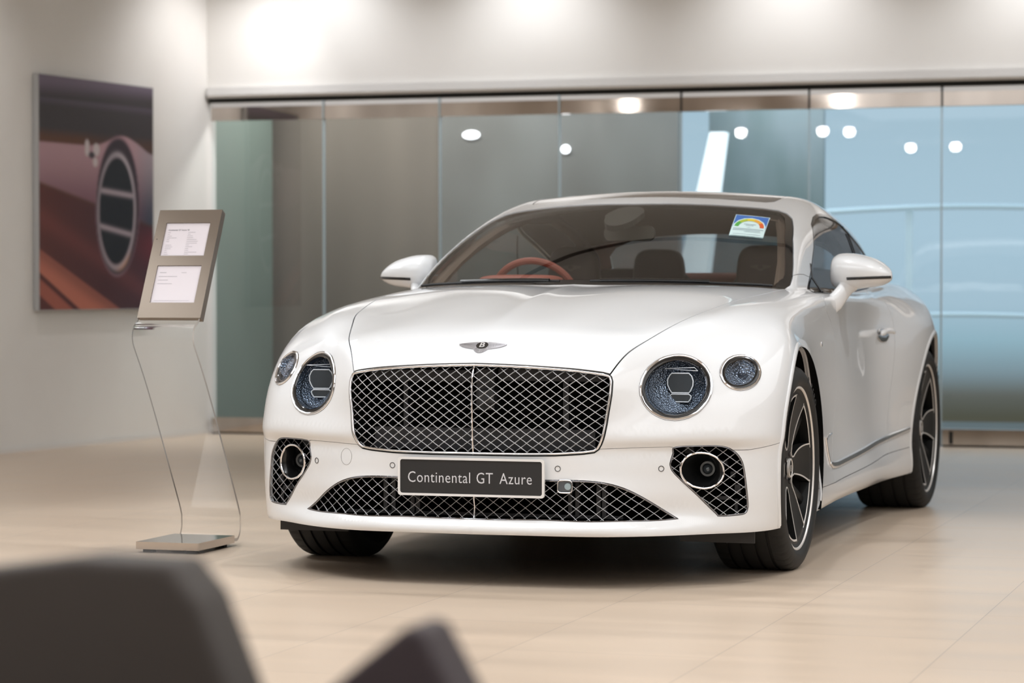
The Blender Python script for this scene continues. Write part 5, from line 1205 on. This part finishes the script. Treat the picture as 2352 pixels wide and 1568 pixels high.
def make_poster():
    nu,nv=110,190;root=empty('wall_poster',lw(PS1,0,PZ0))
    base=Vector(lw(PS1,0,PZ0));dx=Vector((-LD[0],-LD[1],0));nn_=Vector((nrm[0],nrm[1],0));WID=PS1-PS0;HEI=PZ1-PZ0
    v=[];U=[];Vv=[]
    for j in range(nv+1):
        for i in range(nu+1):
            u,w=i/nu,j/nv;p=dx*(.006+u*(WID-.012))+Vector((0,0,.006+(1-w)*(HEI-.012)))+nn_*.0385;v.append(p);U.append(u);Vv.append(w)
    f=[(j*(nu+1)+i,(j+1)*(nu+1)+i,(j+1)*(nu+1)+i+1,j*(nu+1)+i+1) for j in range(nv) for i in range(nu)]
    mp_=mat('poster_print',(.5,.5,.5),.55);o=obj('printed_face',v,f,mp_,root,smooth=False)
    col=poster_color(np.array(U),np.array(Vv));ca=o.data.color_attributes.new('print','FLOAT_COLOR','POINT');ca.data.foreach_set('color',np.hstack([col,np.ones((len(col),1))]).ravel())
    t=mp_.node_tree;an=t.nodes.new('ShaderNodeVertexColor');an.layer_name='print';t.links.new(an.outputs['Color'],t.nodes['Principled BSDF'].inputs['Base Color'])
    a=[Vector((0,0,0)),dx*WID,dx*WID+nn_*.038,nn_*.038];vv=[tuple(p) for p in a]+[tuple(p+Vector((0,0,HEI))) for p in a]
    mb=MB();mb.add(vv,[(0,3,2,1),(4,5,6,7),(0,1,5,4),(1,2,6,5),(2,3,7,6),(3,0,4,7)]);mb.build('canvas_frame',mat('grey_frame_edge',(.42,.42,.42),.5),root,smooth=False)
    tag(root,'large framed close-up print of a chrome air vent in red-brown trim on the left wall','poster')
make_poster()
# ================================================================ info stand
M_STEEL=mat('bronze_tinted_mirror_steel',(.19,.155,.125),.36,.75);M_STEELB=mat('polished_steel_slab',(.60,.56,.53),.05,1)
M_ACR=mat('clear_acrylic',(1,1,1),.0,trans=1.0,ior=1.25)
SX0,SX1,SY0=-1.606,-1.345,-.18
IS=empty('info_stand',(SX0,SY0,0));O_=Vector((SX0,SY0,0))
def R_(p): return (p[0]-SX0,p[1]-SY0,p[2])
MB().box((0,0,.014),(.261,.345,.043)).build('base_plate',M_STEELB,IS,smooth=False)
for a in ((.02,.02),(.20,.02),(.02,.29),(.20,.29)): MB().box((a[0],a[1],0),(a[0]+.04,a[1]+.03,.014)).build('foot',M_DARK,IS,smooth=False)
# acrylic sheet profile (depth, height)
prof=[(.330,.030),(.36,.024),(.385,.026),(.403,.045),(.412,.075),(.411,.105),(.395,.15),(.30,.307),(.19,.487),(.07,.672),(-.012,.782),(-.030,.812),(-.034,.832),(-.028,.855),(-.012,.875),(.03,.905),(.085,1.01)]
pp=np.array(prof);tt=np.linspace(0,len(pp)-1,90);yy_=spl(range(len(pp)),pp[:,0],tt);zz_=spl(range(len(pp)),pp[:,1],tt);hw_=.0055
P=np.stack([yy_,zz_],1);T=np.gradient(P,axis=0);T/=np.linalg.norm(T,axis=1)[:,None];Nn=np.stack([-T[:,1],T[:,0]],1)
v=[];f=[]
for i in range(90):
    a=P[i]+Nn[i]*hw_;b_=P[i]-Nn[i]*hw_;v+=[(.004,a[0],a[1]),(.257,a[0],a[1]),(.257,b_[0],b_[1]),(.004,b_[0],b_[1])]
for i in range(89):
    for k in range(4): f.append((i*4+k,i*4+(k+1)%4,(i+1)*4+(k+1)%4,(i+1)*4+k))
f+=[(0,3,2,1),(89*4,89*4+1,89*4+2,89*4+3)]
M_ACE=mat('acrylic_edge',(.80,.74,.68),.15,trans=.35)
sharp(obj('acrylic_sheet',v,f,[M_ACR,M_ACE],IS,mi=[(1 if i<89*4 and i%4 in (1,3) else 0) for i in range(len(f))]),40)
# head: leaning panel with two paper windows
ang_=math.atan2(1.318-.899,.240-.030);LH=math.hypot(1.318-.899,.240-.030)
up_=Vector((0,math.cos(ang_),math.sin(ang_)));nf=Vector((0,-math.sin(ang_),math.cos(ang_)))
HM=Matrix(((1,0,0,-.002),(0,up_.y,nf.y,.030),(0,up_.z,nf.z,.899),(0,0,0,1)))   # local x across, y up the slope, z out of the face
wins=[(.040,.226,.275,.413),(.040,.226,.065,.232)]
WI=.265
mb=MB();zf,zb=.012,-.022
xs=[0,.040,.226,WI];ys=[0,.065,.225,.268,.412,LH]
wins=[(1,2,1,2),(1,2,3,4)]
for j in range(5):
    for i in range(3):
        hole=(i==1 and j in (1,3))
        a=[(xs[i],ys[j]),(xs[i+1],ys[j]),(xs[i+1],ys[j+1]),(xs[i],ys[j+1])]
        if not hole: mb.add([HM@Vector((x,y,zf)) for x,y in a],[(0,1,2,3)])
        else:
            mb.add([HM@Vector((x,y,zf)) for x,y in a]+[HM@Vector((x,y,zf-.005)) for x,y in a],[(1,0,4,5),(2,1,5,6),(3,2,6,7),(0,3,7,4)])
c4=[(0,0),(WI,0),(WI,LH),(0,LH)]
mb.add([HM@Vector((x,y,zf)) for x,y in c4]+[HM@Vector((x,y,zb)) for x,y in c4],[(4,7,6,5),(0,4,5,1),(1,5,6,2),(2,6,7,3),(3,7,4,0)])
mb.build('sign_panel',M_STEEL,IS,smooth=False)
M_PAPER=mat('paper_white',(.80,.75,.80),.5,0,.3);M_TXT=mat('print_grey',(.22,.21,.24),.6)
PW={}
for j,nm in ((1,'lower'),(3,'upper')):
    a=[(xs[1],ys[j]),(xs[2],ys[j]),(xs[2],ys[j+1]),(xs[1],ys[j+1])];mb=MB();mb.add([HM@Vector((x,y,zf-.0048)) for x,y in a],[(0,1,2,3)]);PW[nm]=mb.build('paper_sheet',M_PAPER,IS,smooth=False)
MB().box((-.001,.0,0),(0,0,0))
def tx(s,x,y,size,pn,bold=0): return text_mesh('printed_text',s,size,HM@Matrix.Translation((x,y,zf-.0045)),M_TXT,PW[pn],.00005,'LEFT',bold=bold)
y=ys[4]-.030;tx('Continental GT Azure V8',xs[1]+.012,y,.0085,'upper',.0002)
def strip(x,y,w,h_,pn):
    v=[HM@Vector((x+a,y+b_,zf-.0044)) for a,b_ in ((0,0),(w,0),(w,h_),(0,h_))];return obj('printed_line',v,[(0,1,2,3)],M_TXT2,PW[pn],smooth=False)
M_TXT2=mat('pale_print_grey',(.42,.40,.44),.6)
for i,(a,b_) in enumerate(zip((14,11,22,46,13,14,0,28,34,28,12,15,20),(34,13,25,29,46,54,51,16,33,16,17,58,20))):
    yy1=y-.0115-i*.0079
    if a: strip(xs[1]+.012,yy1,a*.0009,.0016,'upper')
    strip(xs[1]+.098,yy1+.0006,b_*.0009,.0016,'upper')
y=ys[2]-.030;strip(xs[1]+.014,y,.028,.0024,'lower');strip(xs[1]+.105,y,.022,.0016,'lower')
for i,w_ in enumerate((.078,.042,.062)): strip(xs[1]+.012,y-.0165-i*.0155,w_,.0018,'lower')
strip(xs[1]+.012,ys[1]+.010,.150,.0010,'lower')
mb=MB();mb.tube([HM@Vector((.013,.34,zf-.001)),HM@Vector((.013,.34,zf+.0004))],.0022,10);mb.build('screw',M_DARK,IS)
tag(IS,'acrylic display stand with bronze steel sign panel and two printed sheets beside the car','display stand')
# ================================================================ blurred chairs close to the camera
M_CH=mat('dark_taupe_leather',(.060,.050,.045),.55);M_CH2=mat('dark_plum_leather',(.050,.036,.042),.55);M_LEG=mat('dark_wood_leg',(.03,.02,.015),.5)
def slab_poly(name,poly,y0,y1,m,parent,bev=.012):
    """outline in (x,z) given in parent space, thickness along y"""
    n=len(poly);v=[(x,y0,z) for x,z in poly]+[(x,y1,z) for x,z in poly];o=obj(name,v,[tuple(range(n)),tuple(range(n,2*n))[::-1]]+[(i,n+i,n+(i+1)%n,(i+1)%n) for i in range(n)],m,parent,smooth=True)
    bm=bmesh.new();bm.from_mesh(o.data);bmesh.ops.recalc_face_normals(bm,faces=bm.faces);bmesh.ops.bevel(bm,geom=list(bm.edges),offset=bev,segments=4,profile=.6,affect='EDGES',clamp_overlap=True);bm.to_mesh(o.data);bm.free();return sharp(o,70)
def chair(x,y,rz,outline,m,label,seat_w=.56,sd=-.30):
    C_=empty('armchair',(x,y,0),(0,0,rz))
    slab_poly('backrest',outline,-.045,.045,m,C_)
    xs_=[p[0] for p in outline];a,b_=min(xs_),max(xs_);soft_box('seat',((a+b_)/2,-.30,.36),(b_-a,.56,.16),m,C_,.3)
    for sx in (a+.03,b_-.03): soft_box('armrest',(sx,-.28,.46),(.07,.52,.10),m,C_,.35)
    for sx in (a+.05,b_-.05):
        for sy in (0,-.50): MB().tube([(sx,sy,0),(sx,sy,.32)],[.014,.02],12).build('leg',M_LEG,C_)
    tag(C_,label,'chair','blurred chairs in the foreground');return C_
chair(1.737,-7.02,.0,[(-.56,.40),(.070,.40),(.078,.60),(.030,.715),(-.0,.7505),(-.10,.752),(-.22,.735),(-.50,.69)],M_CH,'dark taupe leather chair, out of focus, filling the lower left corner')
chair(1.985,-7.0,.0,[(-.10,.40),(.46,.40),(.30,.47),(.085,.56),(.012,.690),(-.004,.694),(-.10,.618)],M_CH2,'dark plum leather chair, out of focus, only its pointed top corner showing at the bottom')

# curved black lighting track hung over the car (mirrored in the windscreen)
TP=[(-1.9,1.55),(-1.55,2.10),(-1.24,2.36),(-1.03,2.57),(-.78,2.74),(-.56,2.87),(-.35,2.97),(-.09,3.03),(.21,3.06),(.51,3.11),(.99,3.31),(1.5,3.6)]
_t=np.linspace(0,len(TP)-1,60);_x=spl(range(len(TP)),[p[0] for p in TP],_t);_y=spl(range(len(TP)),[p[1] for p in TP],_t)
mb=MB();mb.tube([(x,y,3.25) for x,y in zip(_x,_y)],.045,10,rx=.06,up=(0,0,1));TR=mb.build('lighting_track',M_DARK)
tag(TR,'curved black lighting track hung over the car and mirrored in its windscreen','lighting track')

# two lamps on the hall wall, seen through the panes
M_HLAMP=mat('hall_lamp_glow',(1,1,1),.5,emit=(.95,.93,1),es=2.2)
for x,z,w_,h_,lb in ((-3.447,2.158,.068,.032,'oval bright lamp glowing behind the third glass panel'),(-2.710,2.039,.036,.032,'small round lamp glowing behind the left edge of the fourth glass panel')):
    E_=empty('wall_light',(x,9.42,z));MB().add([(w_*math.cos(t),-.02,h_*math.sin(t)) for t in np.linspace(0,2*math.pi,24,endpoint=False)]+[(0,-.035,0)],[(i,(i+1)%24,24) for i in range(24)]).build('lamp_glass',M_HLAMP,E_)
    MB().tube([(0,-.02,0),(0,.0,0)],.03,16,rx=w_*.9).build('lamp_base',M_LRING,E_);tag(E_,lb,'wall light')
